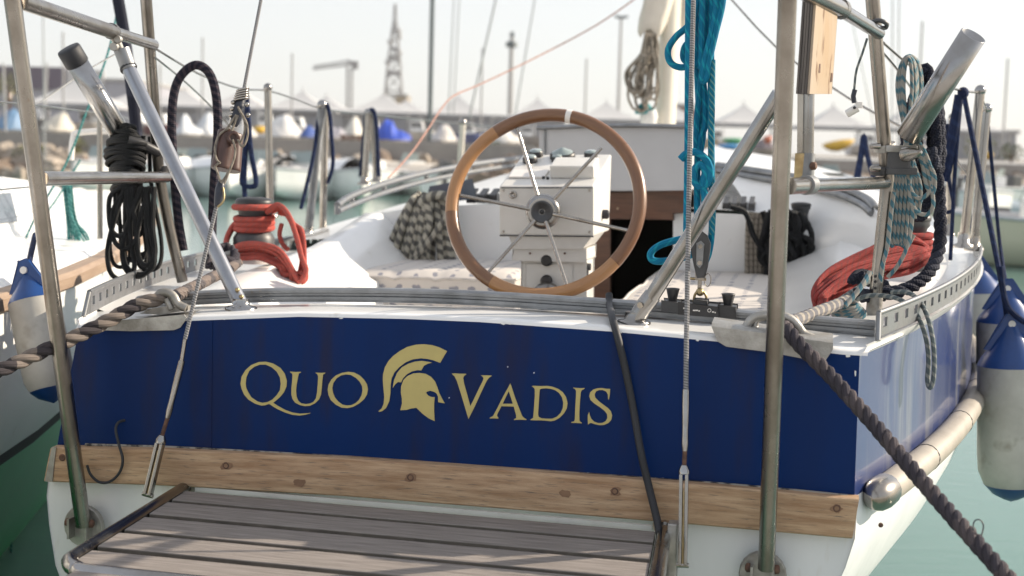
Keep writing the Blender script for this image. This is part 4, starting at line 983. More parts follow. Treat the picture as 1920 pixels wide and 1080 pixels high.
bush(928, 300, 60, 30, 34, m_leaf, 'dark green shrub seen through the wheel rim')
bush(1760, 300, 61, 46, 40, m_leafy, 'yellowish shrub behind the navy strap on the right')
# ------------------------------------------------------------------ boats laid up ashore under covers
def cabinboat(px, wpx, ytop, d, col, label):
    k = d / FPX; c = at(px, ytop, d); L = wpx * k * 1.15; zb = 1.7; H = max(.5, c.z - zb); rnd = random.Random(px * 3)
    t = thing('cabin_boat', label.replace('covered', 'cabin'), 'cabin boat', (c.x, c.y, zb), 'cabin boats standing on the far quay'); sg = rnd.choice((-1, 1))
    mat = M('cabin_paint' + str(px), col, .5, c2=tuple(x * .8 for x in col), scale=1)
    rows = []
    for i in range(11):
        q = i / 10; w = max(.05, 1 - max(0, (q - .45) / .55) ** 2); x = c.x + sg * L * (q - .5); sh = zb + H * (.50 + .10 * q)
        rows.append([V((x, c.y - .85 * w, sh)), V((x, c.y - .6 * w, zb + .2)), V((x, c.y, zb + .1)), V((x, c.y + .6 * w, zb + .2)), V((x, c.y + .85 * w, sh))])
    g = G(); g.grid(rows); g.add(rows[0], [tuple(range(5))]); part('hull', g, mat, t)
    g = G(); g.grid([[r[0] + V((0, .1, .02)), r[-1] - V((0, .1, -.02))] for r in rows]); part('deck', g, m_gel_low, t)
    x0, x1 = c.x - sg * L * .22, c.x + sg * L * .2; zc0, zc1 = zb + H * .52, zb + H * .96
    def fr(x, z, sl): return [V((x, c.y - .6, z)), V((x, c.y + .6, z))]
    A_, B_ = fr(x0, zc0, 0) , fr(x1, zc0, 0); C_, D_ = fr(x1 - sg * L * .1, zc1, 0), fr(x0 + sg * L * .02, zc1, 0)
    g = G(); g.add([A_[0], B_[0], C_[0], D_[0], A_[1], B_[1], C_[1], D_[1]], [(0, 1, 2, 3), (4, 7, 6, 5), (3, 2, 6, 7), (1, 5, 6, 2), (0, 3, 7, 4)]); part('cabin', g, m_gel, t)
    for a_, e_ in ((.12, .45), (.55, .85)):
        p = [A_[0].lerp(B_[0], a_), A_[0].lerp(B_[0], e_), D_[0].lerp(C_[0], e_), D_[0].lerp(C_[0], a_)]; cz = [p[0].lerp(p[3], .35), p[1].lerp(p[2], .35), p[1].lerp(p[2], .85), p[0].lerp(p[3], .85)]
        g = G(); g.prism([v + V((0, -.012, 0)) for v in cz], V((0, .008, 0))); part('window', g, m_dkgrey, t)
    g = G(); g.tube([V((c.x - sg * L * .3, c.y, zc0)), V((c.x - sg * L * .3, c.y, zc1 + .5))], .03, 5); part('light_pole', g, m_pale, t)
    return t
def covered(px, wpx, ytop, d, col, label, hull=None, dx=0, roll=0):
    k = d / FPX; c = at(px, ytop, d); L = wpx * k; zt = c.z; zb = 1.7
    t = thing('covered_boat', label, 'covered boat', (c.x, c.y, zb), 'covered boats laid up on the far quay')
    mat = M('cover_' + label.split()[0] + str(px), col, .6, c2=tuple(x * .75 for x in col), scale=1.2)
    rnd = random.Random(px); rows = []; H = max(.3, zt - zb - .3); pk = rnd.uniform(.3, .7); hp = [(0, rnd.uniform(.3, .5)), (.12, rnd.uniform(.4, .62)), (pk - .08, 1.0), (pk + .08, .97), (min(.9, pk + .22), rnd.uniform(.5, .75)), (1, rnd.uniform(.25, .42))]
    for i in range(13):
        q = i / 12; w = max(.06, math.sin(math.pi * min(1, .08 + q * .9)) ** .6); x = c.x - L / 2 + L * q; h = H * lerp_tab(hp, q) * (w ** .35) + rnd.uniform(-.05, .05)
        rows.append([V((x, c.y + math.cos(a) * .95 * w, zb + .28 + h * (1 - abs(math.cos(a)) ** 1.5) + rnd.uniform(-.03, .03))) for a in [math.pi * j / 8 for j in range(9)]])
    g = G(); g.grid(rows, smooth=False); g.add(rows[0], [tuple(range(9))]); g.add(rows[-1], [tuple(range(9))]); part('cover', g, mat, t)
    rows = []
    for i in range(11):
        q = i / 10; w = max(.05, math.sin(math.pi * min(1, .1 + q * .86)) ** .6); x = c.x - L * .46 + L * .92 * q
        rows.append([V((x, c.y - .8 * w, zb + .38)), V((x, c.y - .5 * w, zb + .12)), V((x, c.y, zb + .02)), V((x, c.y + .5 * w, zb + .12)), V((x, c.y + .8 * w, zb + .38))])
    g = G(); g.grid(rows); part('hull', g, hull or m_gel_low, t)
    return t
CB = [(20, 56, 200, (.13, .25, .42), 'pale blue covered boat at the far left edge'), (110, 60, 208, (.62, .58, .5), 'cream covered boat between the steel post and chromed tube'),
      (215, 44, 218, (.6, .6, .6), 'white covered boat behind the left bracing strut'), (355, 50, 212, (.62, .65, .68), 'white covered boat just right of the left frame post'), (388, 44, 206, (.6, .63, .66), 'small white covered boat behind the navy rope loop'),
      (464, 40, 222, (.65, .64, .62), 'white covered boat beside the yellow one'), (528, 86, 214, (.72, .71, .7), 'big bright white covered boat right of the port stanchion'), (580, 34, 234, (.02, .07, .3), 'small dark blue covered boat by the strapped stanchions'),
      (625, 60, 236, (.33, .32, .36), 'grey covered boat right of the strapped stanchions'), (664, 40, 216, (.62, .6, .55), 'cream covered boat left of the bright blue one'), (736, 72, 223, (.015, .07, .5), 'bright blue covered boat left of the orange line'),
      (832, 50, 232, (.6, .57, .54), 'off white covered boat right of the dark mast'), (838, 70, 255, (.03, .05, .16), 'navy covered boat low beside the wheel'), (950, 62, 236, (.68, .66, .62), 'white covered boat seen through the top of the wheel'),
      (1440, 70, 258, (.16, .13, .14), 'dark grey covered boat left of the right steel post'), (1725, 46, 262, (.4, .4, .42), 'grey covered boat behind the navy rope hank')]
for px, wp, yt_, col, lb in CB: covered(px, wp, yt_, 63 + (px % 5), col, lb)
for px, wp, yt_, col, lb in ((62, 60, 206, (.5, .5, .52), 'grey covered boat of the back row at the far left'), (168, 54, 214, (.6, .58, .55), 'cream covered boat of the back row left of the chromed tube'), (262, 56, 214, (.62, .62, .63), 'white covered boat of the back row behind the left bracing strut'),
     (306, 50, 218, (.2, .1, .12), 'dull red covered boat of the back row beside the left frame post'), (426, 52, 216, (.6, .6, .62), 'white covered boat of the back row behind the brown blocks'), (500, 46, 216, (.3, .31, .34), 'grey covered boat of the back row behind the lone stanchion'),
     (560, 52, 224, (.6, .58, .55), 'cream covered boat of the back row left of the strapped stanchions'), (606, 44, 222, (.62, .62, .64), 'white covered boat of the back row behind the strapped stanchions'), (700, 52, 228, (.5, .48, .46), 'grey covered boat of the back row behind the far strapped stanchions'),
     (785, 56, 230, (.62, .6, .57), 'white covered boat of the back row beside the dark mast'), (880, 50, 236, (.1, .13, .3), 'blue covered boat of the back row left of the wheel rim'), (905, 60, 246, (.62, .6, .58), 'white covered boat low at the left of the wheel rim'), (985, 50, 240, (.36, .36, .38), 'grey covered boat of the back row inside the wheel top'),
     (1340, 50, 248, (.6, .58, .56), 'white covered boat of the back row right of the teal ropes'), (1625, 60, 256, (.55, .55, .57), 'pale covered boat behind the whistle')): cabinboat(px, wp, yt_ - 6, 72 + (px % 3), col, lb)
for px, y0, r_, lb in ((118, 60, .05, 'thin white mast behind the black capped tube'), (300, 120, .05, 'thin white mast beside the left frame post'), (380, 70, .045, 'thin white mast inside the navy arch'), (548, 100, .045, 'thin white mast right of the lone stanchion'), (905, 90, .045, 'thin white mast left of the floodlight mast'), (1100, 110, .045, 'thin white mast above the wheel top'), (1730, 40, .05, 'thin white mast behind the flecked hank'), (1890, 110, .05, 'thin white mast at the right edge')):
    a = at(px, y0, 66); g = G(); g.tube([V((a.x, a.y, 1.9)), a], r_, 6); solo('pale_mast', g, m_pale, lb, 'mast')
# kayaks and a yellow dinghy ashore
def kayak(px, py, d, wpx, hpx, col, label, cat='kayak', name='kayak', tilt=0):
    c = at(px, py, d); k = d / FPX; L, H = wpx * k, hpx * k; g = G(); rows = []
    for i in range(13):
        q = i / 12; w = max(.04, math.sin(math.pi * q) ** .7); rows.append([c + V(((q - .5) * L, math.cos(a) * .4 * w, math.sin(a) * H / 2 * w + (q - .5) * tilt + .25 * H * (2 * q - 1) ** 2)) for a in [2 * math.pi * j / 10 for j in range(10)]])
    g.grid(rows, closed=True); return solo(name, g, M(name + str(px), col, .4, c2=tuple(x * .8 for x in col), scale=2), label, cat)
kayak(1375, 265, 60, 44, 14, (.05, .3, .12), 'green kayak lying right of the teal ropes'); kayak(1368, 276, 59.4, 46, 13, (.04, .25, .55), 'blue kayak lying below the green one')
kayak(1572, 273, 59.5, 62, 22, (.6, .36, .02), 'yellow dinghy on the shore left of the right far post', 'dinghy', 'dinghy', .25); kayak(1440, 262, 58.9, 18, 16, (.5, .13, .06), 'small orange buoy beside the right steel post', 'buoy', 'buoy')
kayak(488, 244, 61, 26, 16, (.7, .42, .02), 'yellow dinghy cover left of the white covered boat', 'dinghy', 'dinghy'); kayak(1852, 292, 60, 20, 14, (.6, .35, .03), 'small yellow buoy behind the right stanchions', 'buoy', 'buoy')
kayak(1776, 268, 59.5, 26, 12, (.55, .22, .04), 'orange float behind the navy straps', 'buoy', 'buoy')
# stacked pallets and gear under the shed
for px, y0, y1, wp, col, lb in ((1320, 258, 300, 44, (.45, .36, .24), 'tan crate behind the teal ropes'), (660, 252, 268, 40, (.2, .1, .06), 'rusty brown crate on the quay left of the strapped posts'), (690, 262, 300, 66, (.17, .10, .07), 'brown stack of pallets behind the port stanchions'), (800, 262, 300, 60, (.3, .28, .27), 'grey crate beside the orange line'), (880, 275, 302, 50, (.38, .40, .44), 'pale grey bin left of the wheel'), (1300, 205, 236, 26, (.3, .16, .13), 'reddish board behind the teal ropes')):
    d = 60.5; a, e = at(px - wp / 2, y0, d), at(px + wp / 2, y1, d); c = (a + e) / 2; hx, hz = (e.x - a.x) / 2, abs(a.z - e.z) / 2
    t = thing('crate', lb, 'crate', (c.x, c.y, c.z - hz)); mm = M('crate' + str(px), col, .8, c2=tuple(x * .65 for x in col), scale=2)
    for i in range(4): z = c.z - hz + hz * 2 * (i + .5) / 4; g = G(); g.wbox(c.x - hx, c.x + hx, c.y - .4, c.y + .4, z - hz * .2, z + hz * .2); part('board', g, mm, t)
    for q in (-.8, .8): g = G(); g.wbox(c.x + hx * q - .06, c.x + hx * q + .06, c.y - .45, c.y - .402, c.z - hz, c.z + hz); part('batten', g, mm, t)
# ------------------------------------------------------------------ small motorboats afloat
def mkhull(L, W, H, z0=0):
    rows = []
    for i in range(13):
        q = i / 12; w = W / 2 * (1 if q < .45 else max(.03, 1 - ((q - .45) / .55) ** 2.2)); y = L * (q - .5); sh = H * (1 + .25 * q * q); kz = -.12 + (.35 * ((q - .6) / .4) ** 2 if q > .6 else 0)
        rows.append([V((-w, y, sh)), V((-w * .96, y, sh * .55)), V((-w * .8, y, .05 + max(0, kz))), V((0, y, kz)), V((w * .8, y, .05 + max(0, kz))), V((w * .96, y, sh * .55)), V((w, y, sh))])
    return rows
m_trim = M('pale_trim', (.5, .5, .52), .4)
def motorboat(name, label, loc, rz, L=4.6, W=1.8, H=.62, hullm=None, eng=None, glass=True, group='small motorboats moored off the far rocks', cover=None):
    t = thing(name, label, 'motorboat', V((0, 0, 0)), group); rows = mkhull(L, W, H)
    g = G(); g.grid(rows); g.add(rows[0], [tuple(range(7))]); part('hull', g, hullm or m_gel, t)
    g = G()
    for q in (0, -1): g.tube([r[q] for r in rows], .04, 6)
    part('gunwale', g, m_trim, t)
    g = G(); inn = [[V((r[0].x * .88, r[0].y, H * .62)), V((r[-1].x * .88, r[0].y, H * .62))] for r in rows]; g.grid(inn); part('deck', g, m_gel_low, t)
    if cover:
        g = G(); rr = [[V((r[0].x * 1.02, r[0].y, r[0].z + .02)), V((r[0].x * .5, r[0].y, r[0].z + .3)), V((0, r[0].y, r[0].z + .42)), V((r[-1].x * .5, r[0].y, r[0].z + .3)), V((r[-1].x * 1.02, r[0].y, r[0].z + .02))] for r in rows[1:11]]; g.grid(rr); part('cover', g, cover, t)
    elif glass:
        g = G(); g.box((0, .2, H * .62 + .35), (.35, 0, 0), (0, .3, 0), (0, 0, .34)); part('console', g, m_gel, t, bevel=.05)
        g = G(); g.prism([V((-.38, .52, H * .62 + .62)), V((.38, .52, H * .62 + .62)), V((.3, .38, H * .62 + .98)), V((-.3, .38, H * .62 + .98))], V((0, .02, .0))); part('windscreen', g, m_glass, t)
    g = G(); g.box((0, -L / 2 - .2, H + .22), (.17, 0, 0), (0, .25, 0), (0, 0, .24)); g.box((0, -L / 2 - .17, H - .35), (.07, 0, 0), (0, .1, 0), (0, 0, .4)); part('outboard_motor', g, eng or m_dkgrey, t, bevel=.05)
    t.location = loc; t.rotation_euler = (0, 0, rz)
    return t
MB_ = [(352, 340, 30, m_black, 'white motorboat behind the left frame post', 0), (400, 345, -20, m_dkgrey, 'white motorboat behind the navy rope loop', 0), (455, 342, 15, m_black, 'white motorboat behind the hanging navy strap', 0), (520, 345, 160, m_black, 'white motorboat just right of the port stanchion', 0),
       (565, 343, 140, m_dkgrey, 'white motorboat with dark engine left of the strapped stanchions', 0), (630, 345, 10, m_black, 'white motorboat right of the strapped stanchions', 0), (672, 342, -30, m_pale, 'white motorboat nearest the coach roof rail', 0), (735, 338, 60, m_dkgrey, 'white motorboat beyond the orange line', 0)]
for px, py, rz, em, lb, _ in MB_:
    p = Z(px, py + 6, 0.02); p = V((at(px, 300, 53).x, 52.5 + (px % 7) * .3, 0)); motorboat('motorboat', lb, p, R(rz), L=4.2 + (px % 4) * .3, eng=em, H=.7, cover=(None if px % 3 else m_sail))
for px, dd, rz, em, lb, cv in ((318, 50, 200, m_dkgrey, 'white motorboat close left of the navy arch', m_sail), (376, 49, 185, m_black, 'white motorboat low inside the navy arch', None), (432, 50, 170, m_pale, 'white motorboat behind the lower lashing of the brown blocks', m_sail), (490, 49, 190, m_black, 'white motorboat left of the lone port stanchion', None), (546, 50, 175, m_dkgrey, 'white covered motorboat right of the lone port stanchion', m_gel_low), (598, 49, 165, m_black, 'white motorboat seen between the strapped stanchions', None), (656, 50, 190, m_pale, 'white covered motorboat left of the far strapped stanchions', m_gel_low), (706, 51, 160, m_dkgrey, 'white motorboat behind the far strapped stanchions', None), (780, 52, 30, m_dkgrey, 'white motorboat above the coach roof rail', None), (250, 50, 200, m_black, 'white motorboat behind the black rope hank', None), (340, 46, 150, m_black, 'white motorboat with a raised bow inside the left leg of the navy arch', None), (412, 46, 205, m_dkgrey, 'white motorboat under the right leg of the navy arch', m_gel_low), (474, 45, 175, m_black, 'nearest white motorboat above the port winch', None), (532, 46, 195, m_black, 'white motorboat above the red rope on the port winch', m_sail), (586, 45, 160, m_pale, 'nearest white motorboat at the feet of the strapped stanchions', None), (644, 46, 200, m_dkgrey, 'white motorboat off the aft end of the grab rail', m_gel_low), (200, 48, 170, m_dkgrey, 'white motorboat left of the black rope hank', None)):
    motorboat('motorboat', lb, V((at(px, 300, dd).x, dd, 0)), R(rz), L=4.4 + (px % 5) * .2, W=1.9, H=.8, eng=em, cover=cv)
# grey inflatable and others at the right
def rib(px, d, rz, label, mat, L=4.2, eng=m_black, z=0):
    t = thing('inflatable_boat', label, 'inflatable boat', V((0, 0, 0)), None)
    P = [V((-.75, -L / 2, .35)), V((-.78, 0, .35)), V((-.7, L * .25, .38)), V((-.4, L * .44, .48)), V((0, L * .5, .52)), V((.4, L * .44, .48)), V((.7, L * .25, .38)), V((.78, 0, .35)), V((.75, -L / 2, .35))]
    g = G(); g.tube(cr(P, 4), .24, 12); part('tube', g, mat, t)
    g = G(); g.box((0, -.1, .22), (.6, 0, 0), (0, L * .42, 0), (0, 0, .1)); part('floor', g, m_dkgrey, t)
    g = G(); g.box((0, .1, .6), (.28, 0, 0), (0, .2, 0), (0, 0, .3)); part('console', g, m_dkgrey, t, bevel=.04)
    g = G(); g.box((0, -L / 2 - .1, .95), (.2, 0, 0), (0, .3, 0), (0, 0, .3)); g.box((0, -L / 2 - .08, .35), (.08, 0, 0), (0, .12, 0), (0, 0, .4)); part('outboard_motor', g, eng, t, bevel=.07)
    p = at(px, 300, d); t.location = (p.x, p.y, z); t.rotation_euler = (0, 0, R(rz)); return t
rib(1594, 56, 95, 'grey inflatable boat behind the right steel frame', M('grey_hypalon', (.3, .33, .37), .5), 5.4)
rib(1862, 27, 185, 'dark grey inflatable boat with black outboard at the right edge', M('dark_hypalon', (.06, .07, .085), .4), 4.4)
rib(1880, 42, 100, 'pale blue inflatable boat farther out at the right edge', M('pale_hypalon', (.32, .38, .43), .5), 6)
m_yel = M('cream_hull', (.62, .57, .44), .4)
motorboat('motorboat', 'white and cream hull cut off by the right edge of the picture', V((at(1990, 400, 24).x, 24.5, 0)), R(70), L=5, W=2, H=.75, hullm=m_yel, group=None)
motorboat('motorboat', 'white motorboat with black engine beyond the dark inflatable', V((at(1828, 300, 40).x, 40, 0)), R(170), L=5, W=2, H=.8, group=None)
motorboat('motorboat', 'white motorboat moored farther off behind the right stanchions', V((at(1800, 300, 50).x, 50, 0)), R(120), L=5, W=2, H=.8, group=None)
for i, (px, d, rz, lb) in enumerate(((1420, 55, 20, 'white motorboat showing left of the right steel post'), (1545, 53, -40, 'white motorboat just behind the lower frame bar'), (1700, 54, 30, 'white motorboat behind the navy rope hank'), (1895, 55, 50, 'white motorboat at the far right shore'))):
    motorboat('motorboat', lb, V((at(px, 300, d).x, d, 0)), R(rz), L=4.8, W=1.9, H=.75)
# ------------------------------------------------------------------ neighbour boat on the left
nb = thing('white_yacht', 'white sailing yacht with wooden rubbing strip moored at the left edge', 'yacht', (-2.6, 5, 0))
NE = [(2.4, -1.6), (3.4, -1.545), (4.28, -1.53), (5, -1.56), (5.7, -1.635), (7, -1.85), (8.4, -2.14), (9.8, -2.47), (11, -2.85), (12, -3.3)]
XC = -3.35
def nrow(y, xe, pr): 
    k = (xe - XC) / 1.8
    return [V((xe - i * max(.15, k), y, z)) for i, z in pr]
g = G(); g.grid([nrow(y, x, [(0, 1.30), (.0, 1.1), (.02, .95), (.07, .82), (.12, .75)]) for y, x in NE]); part('topside', g, m_gel, nb)
g = G(); g.grid([nrow(y, x, [(.12, .752), (.14, .70)]) for y, x in NE]); part('boot_line', g, m_rubber, nb)
g = G(); g.grid([nrow(y, x, [(.139, .702), (.22, .45), (.42, .12), (.8, -.3)]) for y, x in NE]); part('hull_bottom', g, M('green_antifoul', (.08, .50, .20), .4, c2=(.09, .55, .23), scale=3), nb)
g = G(); g.grid([[V((x + .01, y, 1.265)), V((x + .025, y, 1.275)), V((x + .025, y, 1.31)), V((x + .01, y, 1.325)), V((x - .05, y, 1.325))] for y, x in NE], smooth=False); g.uv = [tuple((q[1], q[0]) for q in uv) for uv in g.uv]; part('rubbing_strip', g, M('oiled_wood', (.34, .25, .18), .6, c2=(.27, .19, .135), scale=5, stretch=(1, 12, 1), coord='UV'), nb)
g = G(); g.grid([[V((x - .04, y, 1.32)), V((x - .07, y, 1.345)), V((x - .42, y, 1.36)), V((XC, y, 1.4))] for y, x in NE]); part('deck', g, m_gel, nb)
CBN = [(3.6, 1.66), (5.0, 1.655), (6.2, 1.63), (7.6, 1.56), (8.8, 1.49), (9.6, 1.40)]
g = G(); g.grid([[V((lerp_tab(NE, y) - .42, y, 1.35)), V((lerp_tab(NE, y) - .52, y, z - .06)), V((lerp_tab(NE, y) - .58, y, z - .01)), V((lerp_tab(NE, y) - .68, y, z)), V((XC, y, z + .06))] for y, z in CBN]); part('cabin', g, m_gel, nb)
q = [U_ for U_ in ((5.2, .02), (6.3, .02), (6.5, .22), (5.35, .22))]
def cabpt(y, h): xo = lerp_tab(NE, y); z = lerp_tab(CBN, y) - .06; t_ = h / max(.05, (z - 1.35)); return V((xo - .42 - .10 * min(1, t_) + .006, y, 1.35 + h))
g = G(); g.add([cabpt(5.3, .10), cabpt(6.2, .07), cabpt(6.35, .19), cabpt(5.45, .20)], [(0, 1, 2, 3)]); part('cabin_window', g, bpy.data.materials['tinted_window'], nb)
for y in (3.9, 6.3, 8.6): g = G(); x = lerp_tab(NE, y) - .1; g.tube([(x, y, 1.34), (x, y, 1.92)], .0125, 8); part('stanchion', g, m_steel, nb)
for z in (1.62, 1.9): g = G(); g.tube([V((lerp_tab(NE, y) - .1, y, z)) for y in (3.9, 5, 6.3, 7.4, 8.6)], .003, 5); part('lifeline', g, m_steel, nb)
g = G(); g.tube(cr([at(133, 300, 6.6), at(137, 258, 6.6), at(146, 249, 6.6), at(200, 246, 6.6), at(236, 252, 6.6)], 5), .014, 8); part('pushpit_rail', g, m_plast, nb)
# ================================================================== things on and around the boat
def line(name, label, cat, pts, r, mat, n=8, sub=6, laid=False, pitch=None, group=None, more=()):
    g = G()
    for q in (pts,) + tuple(more):
        p = cr(SP(q), sub)
        if laid: g.rope(p, r, pitch)
        else: g.tube(p, r, n)
    return solo(name, g, mat, label, cat, group, fix=False)
# ------------------------------------------------------------------ gangplank
ZG = .92
A0, B0, C0 = Z(344, 913, ZG), Z(1246, 990, ZG), Z(104, 1062, ZG)
D0 = B0 + (C0 - A0)
gp_ = thing('gangplank', 'slatted teak gangplank in a steel tube frame hinged below the wood strake', 'gangplank', (A0 + B0) / 2)
eu = (B0 - A0).normalized(); ef = (C0 - A0).normalized()
tz = V((0, 0, -.006)); rt_ = .0175
cor = .11
P = [A0 + tz, A0 + ef * .25 + tz] + [C0 - ef * cor + tz, C0 - ef * cor * .45 + eu * cor * .08 + tz, C0 - ef * cor * .12 + eu * cor * .4 + tz, C0 + eu * cor + tz] + [C0.lerp(D0, .5) + tz] + [D0 - eu * cor + tz, D0 - eu * cor * .4 - ef * cor * .12 + tz, D0 - eu * cor * .08 - ef * cor * .45 + tz, D0 - ef * cor + tz] + [B0 + ef * .25 + tz, B0 + tz]
P = [A0 + tz] + P[1:]
g = G(); g.tube(cr(P, 6), rt_, 14); part('frame_tube', g, m_chrome, gp_)
LY = [(339, 917), (305, 938), (266, 965), (222, 995), (172, 1027), (128, 1064)]
Lp = [(Z(x, y, ZG) - A0).dot(ef) for x, y in LY]
WL = (B0 - A0).length
for i, (a, c) in enumerate(zip(Lp, Lp[1:] + [Lp[-1] + .10])):
    h0, h1 = a + .014, c - .014
    in0 = .02 if i < 5 else .05
    cen = A0 + ef * ((h0 + h1) / 2) + eu * (WL / 2) + V((0, 0, -.011 + .001 * (i % 2)))
    g = G(); g.box(cen, eu * (WL / 2 - in0), ef * ((h1 - h0) / 2), V((0, 0, .011))); 
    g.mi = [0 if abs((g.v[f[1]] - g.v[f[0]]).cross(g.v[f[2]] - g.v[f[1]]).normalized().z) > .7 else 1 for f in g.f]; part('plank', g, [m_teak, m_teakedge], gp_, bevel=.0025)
for t_ in (.2, .8):
    g = G(); g.box(A0 + eu * WL * t_ + ef * .36 + V((0, 0, -.040)), eu * .02, ef * .36, V((0, 0, .011))); part('bearer', g, m_alu, gp_, bevel=.002)
g = G(); g.box(A0 + eu * WL / 2 - ef * .008 + V((0, 0, -.004)), eu * (WL / 2 - .03), ef * .005, V((0, 0, .006))); part('edge_strip', g, m_ivory, gp_)
for Q, x_ in ((A0, 1), (B0, -1)):
    g = G(); g.tube([Q - ef * .0 + tz, Q - ef * .06 + tz + V((0, 0, .0))], .021, 14); g.lathe(Q - ef * .05 + tz, -ef, [(.03, 0), (.03, .012)], 16); part('hinge', g, m_steel, gp_)
g = G(); p = S(1262, 1010, -.1); g.box(p + V((0, 0, -.16)), UX * .012, SX * .02, V((0, 0, .2))); part('hinge_arm', g, m_cast, gp_, bevel=.004)
# ------------------------------------------------------------------ gangplank lift on the port side
def sy(y): return lerp_tab([(-60, .22), (300, .07), (560, -.035), (930, -.10), (1060, -.12)], y)
def wp(x, y, ds=0): return S(x, y, sy(y) + ds)
g = G(); g.tube([wp(497, -40), wp(457, 168)], .0045, 8); solo('lift_wire', g, r_wire, 'thin steel wire rising from the brown blocks on the left', 'wire', fix=False)
bt = thing('lashed_block', 'pair of brown cylindrical blocks lashed with cord on the left wire', 'block', wp(428, 320))
def cyl(p0, p1, r, mat, nm, hole=True):
    g = G(); L = (p1 - p0).length; g.lathe(p0, p1 - p0, [(r * .9, 0), (r * .97, .0015), (r, .005), (r, .009), (r, L * .5), (r, L - .009), (r, L - .005), (r * .97, L - .0015), (r * .9, L)], 18); return part(nm, g, mat, bt)
cyl(wp(428, 246, -.012), wp(414, 318, -.012), .026, m_brown, 'block_body'); cyl(wp(441, 252, .035), wp(436, 322, .035), .021, m_brown, 'block_body')
g = G(); c = wp(437, 258, -.03); g.lathe(c, -SX + UX * .5, [(.017, 0), (.017, .014), (.008, .014), (.008, .006)], 14); part('block_eye', g, m_brown, bt)
cords = [[(430, 240), (412, 252), (403, 275), (406, 298), (413, 306)], [(436, 262), (441, 280), (438, 300), (428, 325), (420, 345)], [(448, 205), (462, 230), (464, 255), (455, 275), (446, 262)], [(446, 200), (458, 226), (458, 250), (450, 268)], [(443, 215), (432, 232), (424, 243)], [(446, 216), (438, 236), (434, 247)], [(410, 306), (404, 312), (408, 324), (413, 340)], [(428, 318), (424, 330), (414, 343)]]
g = G()
for q in cords: g.tube(cr([wp(x, y, -.042) for x, y in q], 5), .0030, 7)
part('cord', g, r_beige, bt, fix=False)
g = G(); g.tube(cr([wp(455, 172, -.02), wp(450, 195, -.02), wp(445, 215, -.02), wp(438, 236, -.02)], 4), [.007] * 3 + [.013] * 6 + [.0125] * 3 + [.009], 10) if False else g.tube(cr([wp(455, 172, -.02), wp(450, 195, -.02), wp(445, 215, -.02), wp(438, 236, -.02)], 3), [.009, .011, .012, .0135, .014, .014, .0135, .013, .012, .009], 10); part('seizing', g, m_tape, bt)
g = G(); g.tube(cr([wp(416, 338, -.02), wp(413, 352, -.02), wp(410, 368, -.02), wp(406, 388, -.02)], 3), [.006, .009, .011, .012, .0125, .012, .011, .010, .008, .006], 10); part('seizing', g, m_tape, bt)
g = G()
for i in range(5): c = wp(455 - i * .8, 168 + i * 4.5, -.02); g.tube([c + (UX * math.cos(a) + SX * math.sin(a)) * (.0145 + .001 * i) + V((0, 0, .004 * math.cos(a))) for a in [2 * math.pi * k / 14 for k in range(14)]], .0028, 6, closed=True)
for i, (x, y) in enumerate(((434, 192), (432, 204), (430, 216), (460, 196), (462, 216))): c = wp(x + 3, y, -.03); g.ball(c, .0065, 8, 6)
part('cord_turns', g, m_steel, bt)
g = G(); g.tube(cr([wp(418, 352, -.03), wp(420, 366, -.03), wp(418, 378, -.03), wp(408, 388, -.03)], 4), .003, 6); part('thimble', g, m_brass, bt)
g = G(); g.tube([wp(406, 386), wp(346, 640)], .0052, 8); solo('lift_rod', g, r_wire, 'grey swaged wire running from brown blocks down to the left turnbuckle', 'wire', fix=False)
def turnbuckle(top, k0, k1, bot, label, s0):
    t = thing('turnbuckle', label, 'turnbuckle', wp(*bot))
    T0, K0, K1, B1 = wp(*top), wp(*k0), wp(*k1), wp(*bot)
    g = G(); g.tube([T0, T0.lerp(K0, .25), T0.lerp(K0, .7), K0.lerp(T0, .12), K0], [.0085, .009, .0075, .0085, .0065], 12); part('swage_terminal', g, m_chrome, t)
    g = G(); g.tube([K0, K1], .0052, 10); part('threaded_rod', g, m_rust, t)
    d = (B1 - K1); n = d.normalized(); sd_ = (UX - n * UX.dot(n)).normalized(); o_ = n.cross(sd_)
    g = G(); g.tube([K1, K1 + n * .012, K1 + n * .02], [.008, .0135, .0135], 12); part('body_head', g, m_chrome, t)
    g = G()
    for q in (-1, 1): g.box(K1.lerp(B1, .5) + sd_ * .0066 * q + n * .01, n * (d.length / 2 - .01), sd_ * .0040, o_ * .0095)
    part('body', g, m_chrome, t, bevel=.002)
    g = G(); g.tube([K1.lerp(B1, .25), B1], .0048, 8); part('inner_screw', g, m_brass, t)
    g = G(); g.lathe(B1 - sd_ * .02, sd_, [(.006, .006), (.006, .034)], 10); part('clevis_pin', g, m_steel, t)
    return t
turnbuckle((341, 676), (314, 784), (304, 816), (277, 928), 'steel turnbuckle above the left corner of the gangplank', 0)
g = G(); g.tube([wp(347, 636), wp(340, 680)], .0055, 8); solo('wire_end', g, m_steel, 'short bare wire end entering the left turnbuckle', 'wire')
# starboard lift wire and turnbuckle
def wq(x, y, ds=0): return S(x, y, sy(y) - .02 + ds)
g = G(); g.tube([wq(1301, -40), wq(1293, 300), wq(1287, 640), wq(1286, 735)], .0058, 8); solo('lift_wire', g, r_wire, 'taut grey wire rope dropping in front of the teal tackle', 'wire', fix=False)
_w = wp; wp = wq
turnbuckle((1286, 730), (1284, 846), (1283, 872), (1280, 1060), 'steel turnbuckle at the right edge of the gangplank', 0)
wp = _w
